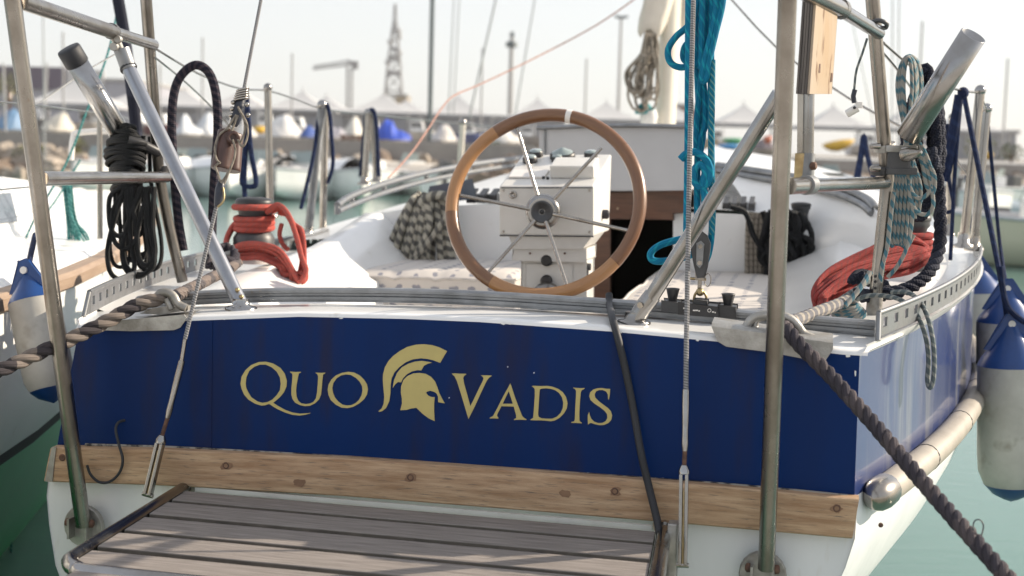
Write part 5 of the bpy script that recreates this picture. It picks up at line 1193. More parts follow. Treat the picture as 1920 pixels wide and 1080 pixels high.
# ------------------------------------------------------------------ rod holders
def rodholder(p0, p1, r, label, mat, cap=None, openend=True):
    t = thing('rod_holder', label, 'rod holder', p0); ax = p1 - p0; L = ax.length
    g = G(); g.lathe(p0, ax, [(0, .001), (r * .9, .001), (r, .004), (r, L), (r * .93, L), (r * .93, L - .12), (0, L - .12)], 30); part('tube', g, mat, t)
    if cap: g = G(); g.lathe(p0 + ax.normalized() * (L - .042), ax, [(r * 1.02, 0), (r * 1.1, .003), (r * 1.1, .05), (r * 1.02, .056), (0, .056)], 28); part('end_cap', g, m_rubber, t)
    return t
rodholder(S(232, 262, .80), S(132, 98, .66), .0335, 'polished steel rod holder tube with black rubber cap on the left frame', m_chrome, cap=True)
g = G(); g.lathe(S(302, 286, .86) - V((0, 0, .01)), S(296, 300, .85) - S(300, 320, .86), [(.024, 0), (.024, .03)], 16); g.lathe(S(304, 318, .87) - V((0, 0, .01)), V((0, 0, 1)), [(.023, 0), (.023, .022)], 16); g.tube(SP([(298, 286, .82), (262, 268, .76), (240, 262, .74)]), .016, 8); solo('pipe_clamp', g, m_black, 'black pipe clamps holding the left rod holder to its post', 'clamp')
p0, p1 = S(1702, 258, .56), S(1825, 66, .44)
rodholder(p0, p1, .0335, 'large open polished steel rod holder tube on the right frame', m_chrome)
ck = thing('tube_clamp', 'grey cast clamp gripping the right post and rod holder', 'clamp', S(1665, 300, .6))
for y, dz in ((276, 0), (318, 0)):
    g = G(); c = S(1658 - (y - 276) * .08, y, .612); g.lathe(c - V((0, 0, .009)), S(1633, -40, .5) - S(1664, 340, .62), [(.031, 0), (.032, .004), (.032, .016), (.031, .02)], 18)
    g.box(S(1690, y + 3, .59), UX * .04, SX * .022, V((0, 0, .009))); part('jaw', g, m_cast if y < 300 else m_dkgrey, ck, bevel=.003)
    g = G(); g.lathe(S(1643, y - 2, .57), -UX - SX * .3, [(.008, -.01), (.008, .014), (.005, .017)], 8); part('bolt', g, m_steel, ck)
g = G(); g.box(S(1685, 300, .59), UX * .03, SX * .02, V((0, 0, .026))); part('clamp_arm', g, m_dkgrey, ck, bevel=.006)
g = G(); g.tube(cr([S(1695, 290, .55), S(1712, 288, .53), S(1728, 285, .51)], 3), [.019, .02, .019, .016, .013, .009, .004], 14); part('tail_horn', g, m_steel, ck)
# ------------------------------------------------------------------ wooden outboard pad on its post
def vquad(y): 
    C, Lf, Rt = S(1526 - y * .045, y, -.10), S(1495 - y * .02, y, -.05), S(1571 - y * .065, y, .08)
    return C, Lf, Rt
C, Lf, Rt = vquad(176); zt_ = 2.05
pad = thing('outboard_pad', 'weathered plywood outboard motor pad beside the right steel post', 'motor pad', C)
hgt = V((0, 0, 2.4 - C.z)); dv = Lf - C; nl_ = 5
for i in range(nl_):
    a = C + dv * (i / nl_); e = C + dv * ((i + 1) / nl_ - .03); g = G(); dr = Rt - C; sk_ = V((0, 0, 0))
    g.prism([a, e, e + dr, a + dr], hgt + UX * .012 + SX * -.02); part('plywood_sheet', g, [m_plydark] if i else [m_ply, m_plydark], pad, bevel=.0015)
for x, y in ((1533, 128), (1556, 145), (1540, 20)):
    t_ = (x - 1518) / 40; p = S(x, y, -.1 + .18 * t_ - .006); g = G(); nn = (Rt - C).cross(hgt).normalized(); nn = nn if nn.dot(EYE - C) > 0 else -nn
    g.box(p + nn * .002, V((0, 0, .010)), (Rt - C).normalized() * .006, nn * .003); part('bolt_slot', g, m_rust, pad)
g = G(); g.tube(SP([(1509, 172, -.03), (1508, 300, -.03)]), .0165, 4, smooth=False); pst = part('pad_post', g, m_steel, pad)
g = G(); g.tube(SP([(1517, 172, -.045), (1515, 322, -.045)]), .0125, 12); part('pad_tube', g, m_chrome, pad)
g = G(); g.tube(SP([(1515, 288, -.047), (1513, 335, -.05)]), .0165, 14); part('tube_sleeve', g, m_alu, pad)
g = G(); g.lathe(S(1518, 311, -.06), UX * .8 - SX * .3, [(.004, 0), (.009, .005), (.009, .014), (.006, .016)], 8); part('sleeve_bolt', g, m_rust, pad)
g = G(); g.lathe(S(1510, 347, -.11), S(1520, 347, -.05) - S(1478, 349, -.25), [(.022, 0), (.022, .05)], 16); part('bar_clamp', g, m_alu, pad)
g = G(); g.box(S(1499, 312, -.05), UX * .011, SX * .012, V((0, 0, .03))); part('clamp_lug', g, m_brass, pad, bevel=.003)
# ------------------------------------------------------------------ whistle on its cord
line('hanging_cord', 'short grey cord hanging from the right frame with a whistle', 'cord', [(1626, 72, .44), (1617, 100, .45), (1606, 132, .46), (1602, 165, .46), (1602, 176, .46)], .0032, r_gline)
g = G(); g.tube(SP([(1603, 168, .458), (1600, 180, .458), (1602, 193, .458)]), .0065, 8); solo('cord_whipping', g, m_tape, 'black taped end of the whistle cord', 'tape')
ws = thing('whistle', 'small pale plastic whistle hanging on a cord by the right frame', 'whistle', S(1600, 206, .45))
g = G(); a, c = S(1587, 214, .45), S(1608, 202, .45); g.tube([a, a.lerp(c, .1), c], [.009, .0105, .0105], 12); part('barrel', g, m_plast, ws)
g = G(); g.box(S(1611, 197, .45), UX * .008, SX * .006, V((0, 0, .008))); part('mouthpiece', g, m_plast, ws, bevel=.002)
g = G(); g.lathe(S(1602, 202, .445), -SX, [(.004, .004), (.004, .009)], 8); part('air_slot', g, m_black, ws)
# ------------------------------------------------------------------ teal tackle, block and traveller car
TS = .30
rt = .0085
rnd = random.Random(3)
tl = [[(1291, -40), (1290, 150), (1289, 300), (1286, 480)], [(1335, -40), (1333, 130), (1334, 300), (1335, 420), (1330, 470), (1322, 492)],
      [(1306, -40), (1306, 60), (1308, 150), (1312, 220), (1318, 250), (1312, 290)], [(1318, -40), (1316, 50), (1314, 130)], [(1330, -40), (1326, 40), (1320, 105), (1312, 170), (1306, 240), (1306, 290)],
      [(1344, -40), (1342, 20), (1332, 70), (1322, 110), (1316, 145), (1320, 152), (1326, 140), (1330, 112), (1342, 60), (1354, 10), (1358, -40)],
      [(1316, -20), (1296, 40), (1268, 68), (1253, 92), (1256, 115), (1274, 126), (1300, 122), (1312, 118)], [(1310, 30), (1297, 70), (1284, 88), (1281, 106), (1288, 116), (1304, 118)],
      [(1308, 290), (1307, 350), (1307, 420), (1302, 450)], [(1318, 150), (1322, 190), (1322, 235), (1312, 262), (1308, 300)]]
g = G()
for i, q in enumerate(tl): g.tube(cr([S(x, y, TS + .012 * ((i * 7) % 5 - 2)) for x, y in q], 6), rt, 9)
# knot and bottom loop
g.tube(cr([S(x, y, TS - .03) for x, y in ((1276, 299), (1288, 288), (1306, 286), (1324, 300), (1332, 322), (1326, 344), (1312, 350), (1302, 338), (1303, 318), (1314, 308), (1322, 322), (1318, 345), (1322, 372), (1320, 388))], 6), rt * 1.15, 9)
g.tube(cr([S(x, y, TS + .04) for x, y in ((1300, 445), (1270, 450), (1240, 459), (1222, 472), (1221, 485), (1234, 490), (1262, 487), (1290, 480), (1308, 470))], 6), rt * 1.1, 9)
solo('teal_tackle', g, r_teal, 'bright teal rope tackle with knots hanging over the stern traveller', 'rope', fix=False)
g = G(); g.tube(cr([S(x, y, TS - .02) for x, y in ((1336, 112), (1335, 200), (1333, 300), (1337, 380), (1335, 440))], 6), rt * .9, 9); solo('teal_tail', g, r_teald, 'flecked teal rope fall on the right side of the tackle', 'rope', fix=False)
blk = thing('pulley_block', 'dark grey pulley block hung above the traveller car', 'pulley', S(1312, 520, .27))
oc = [(1300, 446), (1306, 438), (1316, 436), (1326, 442), (1332, 456), (1331, 474), (1325, 500), (1320, 520), (1308, 520), (1301, 498), (1296, 472), (1296, 458)]
for ds_ in (-.022, .014): g = G(); g.prism(SP(oc, .27 + ds_), SX * .008); part('cheek', g, m_dkgrey, blk, bevel=.003)
g = G(); g.prism(SP([(1306, 456), (1314, 452), (1320, 458), (1318, 496), (1312, 502), (1306, 496)], .245), SX * .003); part('side_strap', g, m_alu, blk, bevel=.001)
for x, y in ((1313, 462), (1312, 493)): g = G(); g.lathe(S(x, y, .245), -SX, [(.006, 0), (.006, .003)], 10); part('rivet', g, m_steel, blk)
g = G(); g.lathe(S(1314, 462, .252), SX, [(.024, 0), (.018, .012), (.024, .026)], 18); part('sheave', g, m_black, blk)
g = G(); g.box(S(1313, 514, .265), UX * .012, SX * .014, V((0, 0, .014))); g.box(S(1312, 534, .265), UX * .005, SX * .006, V((0, 0, .016))); part('becket', g, m_steel, blk, bevel=.002)
g = G(); g.tube(SP([(1292, 522, .262), (1324, 524, .262)]), .0035, 8); part('pin', g, m_brass, blk)
g = G(); c = S(1327, 525, .255); g.tube([c + UX * .008 * math.cos(a) + V((0, 0, .016 * math.sin(a))) for a in [2 * math.pi * k / 16 for k in range(16)]], .0014, 6, closed=True); part('split_ring', g, m_steel, blk)
g = G(); g.tube(cr(SP([(1301, 572, .25), (1302, 556, .25), (1307, 547, .25), (1313, 544, .25), (1319, 547, .25), (1324, 556, .25), (1325, 572, .25)]), 4), .0035, 8); g.lathe(S(1313, 547, .262), -SX, [(.009, 0), (.011, .006), (.009, .02), (.004, .022)], 12); part('shackle', g, m_brass, blk)
car = thing('traveller_car', 'black traveller car with two mushroom knobs on the stern track', 'traveller car', S(1312, 590, .235))
def px4(x0, x1, yt0, yt1, yb0, yb1, s, dep): 
    g = G(); g.prism(SP([(x0, yt0), (x1, yt1), (x1, yb1), (x0, yb0)], s), SX * dep); return g
part('car_body', px4(1274, 1346, 569, 575, 587, 593, .19, .07), m_black, car, bevel=.004)
part('end_stop', px4(1242, 1273, 565, 568, 582, 586, .195, .06), m_dkgrey, car, bevel=.003)
part('end_stop', px4(1348, 1379, 573, 576, 592, 596, .195, .06), m_black, car, bevel=.003)
part('top_lug', px4(1302, 1325, 563, 565, 571, 573, .2, .04), m_dkgrey, car, bevel=.003)
for x, y in ((1261, 556), (1365, 566)): c = S(x, y + 8, .225); g = G(); g.lathe(c, V((0, 0, 1)), [(.010, -.006), (.0115, .006), (.0165, .028), (.0175, .031), (.013, .032), (.010, .029), (0, .029)], 18); part('knob', g, m_black, car)
g = G(); c = S(1330, 582, .1885); g.tube([c + UX * .0042 * math.cos(a) + V((0, 0, .0042 * math.sin(a))) for a in [2 * math.pi * k / 12 for k in range(12)]], .0009, 5, closed=True)
for x, y, w_ in ((1284, 578, 3), (1289, 580, 1.5), (1302, 582, 3), (1307, 582, 2), (1311, 583, 1.5), (1337, 585, 2), (1341, 586, 1.2)): g.box(S(x, y, .1885), UX * w_ * .00125, SX * .0006, V((0, 0, .0016)))
part('white_mark', g, m_plast, car)
# ------------------------------------------------------------------ mooring lines
def laid(name, label, pts, r, mat, pitch=None, org_mat=None):
    g = G(); g.rope(cr(SP(pts), 6), r, pitch, 7); return solo(name, g, mat, label, 'rope', None, fix=False)
ml = laid('mooring_rope', 'thick brown laid mooring rope leaving the port fairlead to the left edge', [(-60, 716, -.30), (0, 694, -.26), (60, 668, -.2), (130, 637, -.13), (200, 603, -.06), (252, 574, -.01), (290, 562, .02), (318, 556, .06)], .0185, r_moor, .12)
laid('mooring_rope', 'faded pink mooring rope running from the port fairlead to its cleat', [(318, 560, .06), (350, 545, .25), (395, 522, .55), (430, 504, .85), (446, 492, 1.0)], .0165, r_moorp, .10)
g = G()
for i in range(6): g.rope(cr(SP([(392 + 4 * i, 500 - 3 * i, .9 + .03 * i), (402, 474 - 4 * (i % 3), 1.0), (425, 462 + 3 * (i % 3), 1.05), (442, 478 + 3 * i, 1.0), (428, 498 - 2 * i, .92), (400, 502 - 4 * i, .9)]), 5), .014, .09)
solo('cleated_rope', g, r_moor2, 'dark purple rope wound on the port cleat behind the brace strut', 'rope', fix=False)
g = G(); g.tube(cr(SP([(384, 490, .97), (410, 482, 1.0), (440, 474, 1.03)]), 4), .012, 8); g.tube(SP([(405, 484, 1.0), (406, 500, 1.0)]), .012, 8); g.tube(SP([(420, 480, 1.0), (421, 496, 1.0)]), .012, 8); part('cleat', g, m_cast, boat)
laid('mooring_rope', 'thick purple laid mooring rope dropping from the starboard fairlead to lower right', [(1468, 612, .02), (1478, 620, -.03), (1498, 645, -.06), (1560, 708, -.12), (1632, 788, -.2), (1700, 868, -.3), (1770, 950, -.4), (1838, 1026, -.5), (1900, 1096, -.58)], .0172, r_moor2, .078)
g = G(); g.tube(cr(SP([(1476, 606, .04), (1500, 598, .14), (1530, 586, .28), (1562, 574, .42), (1592, 562, .55)]), 12), [.0145 + .0018 * ((i % 3) == 0) for i in range(49)], 12); solo('mooring_rope', g, r_grey, 'grey whipped mooring rope coming aft to the starboard fairlead', 'rope', fix=False)
g = G()
for i in range(5): g.rope(cr(SP([(1596 + 5 * i, 528 - 3 * i, .62), (1612, 512 + 4 * i, .68), (1640, 520 + 3 * i, .75), (1664, 540 + 3 * i, .72), (1640, 552 + 2 * i, .64), (1606, 546 + 3 * i, .58)]), 5), .0125, .08)
solo('cleated_rope', g, r_navy, 'navy rope wound on the starboard cleat behind the right post', 'rope', fix=False)
line('cord_loop', 'tiny thin cord loop standing on the purple mooring rope at lower right', 'cord', [(1832, 1022, -.48), (1828, 1000, -.48), (1825, 984, -.48), (1830, 975, -.48), (1839, 976, -.48), (1844, 986, -.48), (1841, 1002, -.48), (1835, 1020, -.48)], .0016, r_gline, n=6)
# ------------------------------------------------------------------ cables on the transom
line('black_cable', 'thick black cable draped over the transom down to the gangplank', 'cable', [(1142, 552, .235), (1143, 572, .20), (1148, 596, .04), (1158, 632, -.016), (1172, 690, -.018), (1188, 770, -.02), (1202, 850, -.045), (1218, 918, -.055), (1234, 985, -.085), (1240, 1040, -.12), (1242, 1100, -.14)], .0092, m_rubber, n=12)
line('thin_cable', 'thin black cable looping below the transom at left behind the post', 'cable', [(234, 788, -.002), (222, 792, -.018), (217, 806, -.028), (223, 834, -.042), (230, 862, -.048), (224, 886, -.046), (206, 903, -.046), (186, 904, -.046), (170, 890, -.046), (163, 872, -.046)], .0036, m_rubber, n=8)
# ------------------------------------------------------------------ black hank on the left frame
rnd = random.Random(11); g = G()
for i in range(8):
    x0 = 214 + 55 * rnd.random(); bx = 222 + 58 * rnd.random(); by = 420 + 100 * rnd.random() ** .8; wv = 12 + 18 * rnd.random(); ds = rnd.uniform(-.05, .05)
    q = [(x0, 250 + 20 * rnd.random()), (x0 - 4, 330), (bx - wv, by - 60), (bx - wv * .8, by - 12), (bx, by), (bx + wv * .8, by - 12), (bx + wv * .9, by - 60), (x0 + 14, 340), (x0 + 12, 256)]
    g.tube(cr([S(x, y, .80 + ds + .01 * k_) for k_, (x, y) in enumerate(q)], 5), .0066, 7)
for bx, by, wv in ((228, 522, 24), (258, 516, 26), (234, 464, 22), (262, 512, 28), (275, 495, 16), (224, 440, 18)):
    q = [(bx + 6, 350), (bx - wv, by - 70), (bx - wv, by - 20), (bx - wv * .4, by), (bx + wv * .4, by), (bx + wv, by - 22), (bx + wv * .7, by - 75), (bx + 14, 350)]
    g.tube(cr([S(x, y, .74) for x, y in q], 6), .0078, 8)
for i in range(26):                      # bunched upper part wrapped round itself
    y = 244 + i * 4.6; w_ = 30 + 8 * math.sin(i * .22) - (8 - i if i < 8 else 0) * 2.5; tilt = 14 * math.sin(i * 1.7); cx = 236 + 3 * math.sin(i)
    g.tube(cr([S(cx + w_ * math.cos(a), y - tilt * .5 * math.cos(a) - 10 * math.sin(a), .80 - .05 * math.sin(a) - .01) for a in [2 * math.pi * k / 12 for k in range(12)]], 2, True), .0075, 7, closed=True)
solo('black_rope_hank', g, r_black, 'black rope hank tied up on the left frame with loops hanging', 'rope', fix=False)
# ------------------------------------------------------------------ navy braided loop
g = G(); g.tube(cr(SP([(344, 470, .95), (334, 410, .95), (326, 320, .96), (322, 220, .97), (332, 155, .98), (362, 123, 1.0), (390, 134, 1.0), (405, 178, 1.0), (408, 250, 1.0), (402, 330, 1.0), (398, 420, 1.0), (396, 482, 1.0)]), 7), .0148, 12); solo('navy_rope_loop', g, r_navyb, 'thick navy braided rope standing in an arch behind the left wire', 'rope', fix=False)
g = G(); g.tube(cr(SP([(216, -30, 2.0), (232, 60, 2.0), (246, 160, 2.0), (256, 250, 2.0), (262, 330, 2.0)]), 6), [.024] * 25, 12); solo('navy_bound_line', g, r_navy, 'dark navy covered line slanting behind the left frame', 'rope', fix=False)
# ------------------------------------------------------------------ red lines on the two winches
g = G(); c = WP
for i, z in enumerate((.075, .093, .111)):
    g.tube([c + UX * .066 * math.cos(a) + SX * .066 * math.sin(a) + V((0, 0, z + .004 * math.sin(a))) for a in [2 * math.pi * k / 24 for k in range(24)]], .0115, 9, closed=True)
g.tube([c + UX * .072 * math.cos(a) + SX * .072 * math.sin(a) + V((0, 0, .152)) for a in [2 * math.pi * k / 24 for k in range(24)]], .0115, 9, closed=True)
rnd = random.Random(5)
for i in range(6):
    j = lambda: rnd.uniform(-9, 9)
    q = [(500 + i * 5, 396 + j(), 1.55 + .02 * (i % 3)), (520 + i * 4, 384 + i * 4, 1.53), (540 + i * 2, 402 + i * 4, 1.5), (556 + i * 2, 440 + j(), 1.47), (566 + i, 480 + j(), 1.44), (566 + j(), 508 + 4 * i, 1.42), (556 + j(), 528 - 3 * i, 1.41), (548 - 3 * i, 505 + i * 2, 1.41), (520 + j() * .6, 470 + i * 6, 1.42), (488, 458 + i * 5.2, 1.43), (456, 458 + i * 5.2, 1.44), (432, 466 + i * 3, 1.47), (424, 452 + i, 1.52), (436, 424 + i, 1.56), (450, 414, 1.6)]
    ds_ = rnd.uniform(-.04, .04); g.tube(cr([S(x, y, s_ + ds_) for x, y, s_ in q], 6), .0098, 8)
g.tube(cr(SP([(528, 420, 1.5), (524, 440, 1.48), (530, 458, 1.47), (540, 468, 1.46)]), 5), .0085, 7)
solo('red_sheet', g, r_red, 'red rope wound and hung on the port winch', 'rope', fix=False)
g = G(); c = WS
for z in (.07, .09, .112): g.tube([c + UX * .07 * math.cos(a) + SX * .07 * math.sin(a) + V((0, 0, z)) for a in [2 * math.pi * k / 24 for k in range(24)]], .012, 9, closed=True)
rnd = random.Random(8); top = [(1738, 462), (1700, 444), (1650, 462), (1595, 486), (1552, 512), (1530, 545)]; bot = [(1742, 484), (1708, 512), (1650, 522), (1596, 542), (1560, 566), (1536, 594)]
for i in range(15):
    t = (i / 14 * .97 + rnd.uniform(-.05, .05)); ds = rnd.uniform(-.09, .05)
    q = [(1690 + 20 * t, 470 + 30 * t, 1.42 + ds)] + [(a[0] + (e[0] - a[0]) * t + rnd.uniform(-6, 6), a[1] + (e[1] - a[1]) * t + rnd.uniform(-5, 5), 1.18 - .07 * k + ds - .12 * t) for k, (a, e) in enumerate(zip(top, bot))]
    if i < 5: q += [(1533 + i * 3, 590, .82), (1530 + i * 3, 628 + 4 * i, .8)]
    else: q += [(1546 + 6 * (i % 4), 572 + 3 * i, .84)]
    g.tube(cr(SP(q), 5), .0085, 8)
for i in range(5):
    q = [(1536 + i * 2, 560 + 6 * i, .9 - .02 * i), (1530 + i, 600, .86), (1531 + i * 2, 640, .84), (1533 + i * 2, 668, .83)]; 
    if i < 2: g.tube(cr(SP(q), 5), .0085, 8)
solo('red_sheet', g, r_redd, 'faded red rope bundle around the starboard winch behind the right post', 'rope', fix=False)
# ------------------------------------------------------------------ blue-grey hank and navy rope on the right
g = G(); rnd = random.Random(21)
for i in range(7):
    w_ = 8 + 2.6 * i; cx = 1704 + rnd.uniform(-3, 3); ds = .74 + .012 * i
    q = [(cx - 4, 250), (cx - w_ * .75, 205), (cx - w_, 160), (cx - w_ * .7, 122), (cx, 108 - i * .6), (cx + w_ * .75, 122), (cx + w_ * .95, 165), (cx + w_ * .5, 210), (cx, 255)]
    g.tube(cr([S(x, y, ds) for x, y in q], 5), .0052, 7)
for i in range(9):
    xb = 1670 + i * 7; q = [(1700 + i * 2, 240, .72), (1694 + i * 2, 290, .72), (xb, 350, .7), (xb - 4, 400 + 12 * rnd.random(), .7)]
    if i < 6: q += [(xb - 8, 440 + 5 * i, .7), (xb - 6 + 3 * i, 470 - 6 * i, .7)]
    g.tube(cr(SP(q), 5), .0056, 7)
for q in ([(1712, 250), (1704, 300), (1706, 350), (1722, 372), (1742, 360), (1748, 330), (1740, 300), (1728, 272)], [(1716, 260), (1706, 330), (1706, 370), (1718, 396), (1738, 402), (1750, 384), (1744, 340), (1732, 300), (1722, 268)], [(1724, 268), (1738, 300), (1752, 330), (1750, 360), (1738, 350), (1730, 310), (1720, 280)],
          [(1676, 360), (1668, 420), (1664, 462), (1654, 500), (1650, 530)], [(1712, 380), (1708, 430), (1698, 470), (1682, 500), (1664, 520)]):
    g.tube(cr([S(x, y, .60) for x, y in q], 5), .0058, 8)
solo('blue_grey_hank', g, r_bgrey, 'blue and beige flecked line hank hanging beside the right rod holder', 'rope', fix=False)
g = G()
for i, (x0, x1, yb_) in enumerate(((1706, 1752, 392), (1714, 1758, 360), (1700, 1744, 408), (1722, 1760, 330))):
    q = [(x0 + 18, 150 + 12 * i), (x0 + 2, 220), (x0 - 2, 300), (x0 + 2, yb_ - 30), ((x0 + x1) / 2, yb_), (x1 - 2, yb_ - 30), (x1 + 4, 300), (x1 + 2, 220), (x1 - 6, 150 + 8 * i), (x1 - 18, 128 + 6 * i), (x0 + 18, 150 + 10 * i)]
    g.rope(cr([S(x, y, .86 + .03 * i) for x, y in q], 5), .0165, .085, 6)
g.rope(cr(SP([(1744, 280, .84), (1758, 340, .84), (1763, 410, .84), (1762, 460, .82), (1748, 502, .78), (1722, 530, .72), (1690, 545, .68), (1655, 552, .66)]), 6), .0185, .085, 6)
solo('navy_mooring_rope', g, r_navy, 'thick navy laid rope coiled behind the right rod holder with trailing end', 'rope', fix=False)
line('grey_line', 'thin blue grey line looped over the starboard toe rail down the hull side', 'rope', [(1600, 566, .58), (1622, 556, .56), (1652, 554, .55), (1688, 562, .5), (1716, 586, .44), (1734, 625, .40), (1741, 670, .39), (1739, 712, .39), (1744, 727, .385), (1750, 712, .38), (1752, 670, .38), (1748, 630, .385), (1738, 590, .42), (1722, 562, .48), (1700, 548, .52), (1672, 548, .56)], .0062, r_gline, n=9)
g = G()
for i in range(5): w_ = 16 + 3.5 * i; g.tube(cr([S(1592 + w_ * math.cos(a), 578 + w_ * .42 * math.sin(a) + 4 * i - 6, .50 - .02 * math.sin(a)) for a in [2 * math.pi * k / 12 for k in range(12)]], 3, True), .0055, 7, closed=True)
g.tube(cr(SP([(1584, 574, .46), (1600, 556, .48), (1616, 536, .5), (1632, 510, .53)]), 5), .0072, 8)
solo('small_line_coil', g, r_bgrey, 'small coil of blue and beige line on the stern deck by the right post', 'rope', fix=False)
line('grey_tail_line', 'grey line running aft under the red ropes to the stern deck edge', 'rope', [(1640, 520, .7), (1600, 546, .6), (1566, 570, .5), (1546, 600, .4), (1536, 640, .34)], .0075, r_gline)
# ------------------------------------------------------------------ lifelines and rigging wires
def wire(label, pts, r=.0035, mat=None, name='lifeline', cat='wire'): return line(name, label, cat, pts, r, mat or m_steel, n=6, sub=3)
wire('upper lifeline wire from the left frame past the port stanchions', [(293, 92, .7), (372, 138, 1.3), (450, 166, 1.9), (503, 170, 2.35), (560, 188, 2.8), (606, 204, 3.25), (692, 214, 5.0), (866, 232, 7.0), (960, 240, 8)], .0042)
wire('lower wire from the left frame down behind the navy arch', [(291, 108, .7), (350, 156, 1.3), (402, 206, 1.9), (455, 262, 2.2)], .0036)
wire('short wire from the left frame strut down to neighbour', [(222, 98, 1.0), (150, 140, 1.6), (80, 188, 2.2), (60, 196, 2.4)], .003)
wire('upper lifeline wire from the right frame to the strapped stanchions', [(1656, 80, .6), (1700, 118, .9), (1746, 150, 1.2), (1796, 168, 1.7), (1838, 174, 1.95)], .0042)
wire('lower wire from the right frame behind the flecked hank', [(1655, 98, .6), (1690, 140, .9), (1726, 190, 1.2), (1752, 230, 1.6)], .0036)
wire('long thin wire crossing behind the right steel post and frame', [(1362, -12, 3.0), (1455, 88, 2.6), (1562, 165, 2.3), (1640, 212, 2.1), (1770, 280, 2.0), (1818, 334, 1.95)], .0048)
wire('thin wire beside the rightmost stanchion pair', [(1840, 176, 1.95), (1846, 196, 2.02), (1852, 214, 2.1)], .003)
line('orange_line', 'orange line running from the coach roof rail up towards the mast', 'rope', [(1215, -20, 6.2), (1120, 46, 6.0), (1000, 110, 5.6), (900, 158, 5.2), (850, 180, 4.9), (826, 206, 4.7), (800, 246, 4.3), (770, 288, 3.9), (728, 334, 3.5)], .0046, r_orange)
# ------------------------------------------------------------------ coil on the mast
g = G(); rnd = random.Random(4)
for i in range(15):
    x0 = 1218 + rnd.uniform(-10, 12); bx = 1206 + rnd.uniform(-16, 20); by = 165 + 45 * rnd.random(); w_ = 8 + 14 * rnd.random()
    q = [(x0, 62), (x0 - 8, 100), (bx - w_, by - 40), (bx - w_ * .7, by - 8), (bx, by), (bx + w_ * .7, by - 8), (bx + w_ * .8, by - 40), (x0 + 8, 100), (x0 + 4, 64)]
    g.tube(cr([S(x, y, 6.0 + rnd.uniform(-.1, .1)) for x, y in q], 5), .0085, 6)
solo('halyard_coil', g, r_beige, 'grey beige halyard coil hanging on the mast below the sail', 'rope', fix=False)
# ------------------------------------------------------------------ cockpit ropes and cushions
g = G(); rnd = random.Random(14)
for i in range(14):
    t = i / 13; xt = 768 + 66 * t; xb = 718 + 136 * t + rnd.uniform(-4, 4); ds = rnd.uniform(-.05, .02)
    q = [(xt + 10 - 20 * t, 368 + 5 * math.sin(i * 2.3), 2.66 + ds), (xt, 384 + rnd.uniform(-14, 6), 2.62 + ds), ((xt * 2 + xb) / 3, 415, 2.6 + ds), ((xt + xb * 2) / 3, 455, 2.6 + ds), (xb, 498, 2.6 + ds)]
    g.tube(cr(SP(q), 5), .0148, 8)
for q in ([(800, 380), (806, 420), (790, 460), (770, 496)], [(846, 392), (820, 430), (790, 470), (772, 494)]): g.tube(cr([S(x, y, 2.52) for x, y in q], 5), .013, 8)
g.tube(cr([S(x, y, 2.58) for x, y in ((786, 388), (800, 372), (822, 366), (846, 372), (852, 386))], 5), .02, 8)
solo('checked_rope_hank', g, r_check, 'beige and dark checked rope hank hung in the port corner of the cockpit', 'rope', fix=False)
g = G(); rnd = random.Random(19)
for i in range(22):
    xt = 1462 + rnd.uniform(-22, 30); bx = 1468 + rnd.uniform(-28, 40); by = 470 + 46 * rnd.random(); w_ = 8 + 14 * rnd.random()
    q = [(xt, 396 + rnd.uniform(-4, 8)), (xt - 8, 430), (bx - w_, by - 20), (bx, by), (bx + w_, by - 22), (xt + 16, 428), (xt + 6, 398)]
    g.tube(cr([S(x, y, 2.60 + rnd.uniform(-.06, .04)) for x, y in q], 5), .012, 7)
for q in ([(1370, 388), (1398, 400), (1412, 440), (1436, 480), (1444, 516)], [(1500, 400), (1522, 440), (1514, 490), (1508, 515)], [(1430, 396), (1440, 440), (1436, 516)]): g.tube(cr([S(x, y, 2.58) for x, y in q], 5), .012, 7)
solo('black_cockpit_hank', g, r_black, 'black rope hank hung on the cabin bulkhead at the starboard side', 'rope', fix=False)
g = G()
for i, x in enumerate((1402, 1410, 1418, 1427, 1435, 1492, 1502)): g.tube(cr([S(x + 3, 400, 2.67), S(x, 440, 2.67), S(x + (i % 3) - 1, 520, 2.67)], 4), .0115, 7)
solo('beige_rope_fall', g, r_beige, 'beige rope falls hanging behind the black hank on the bulkhead', 'rope', fix=False)
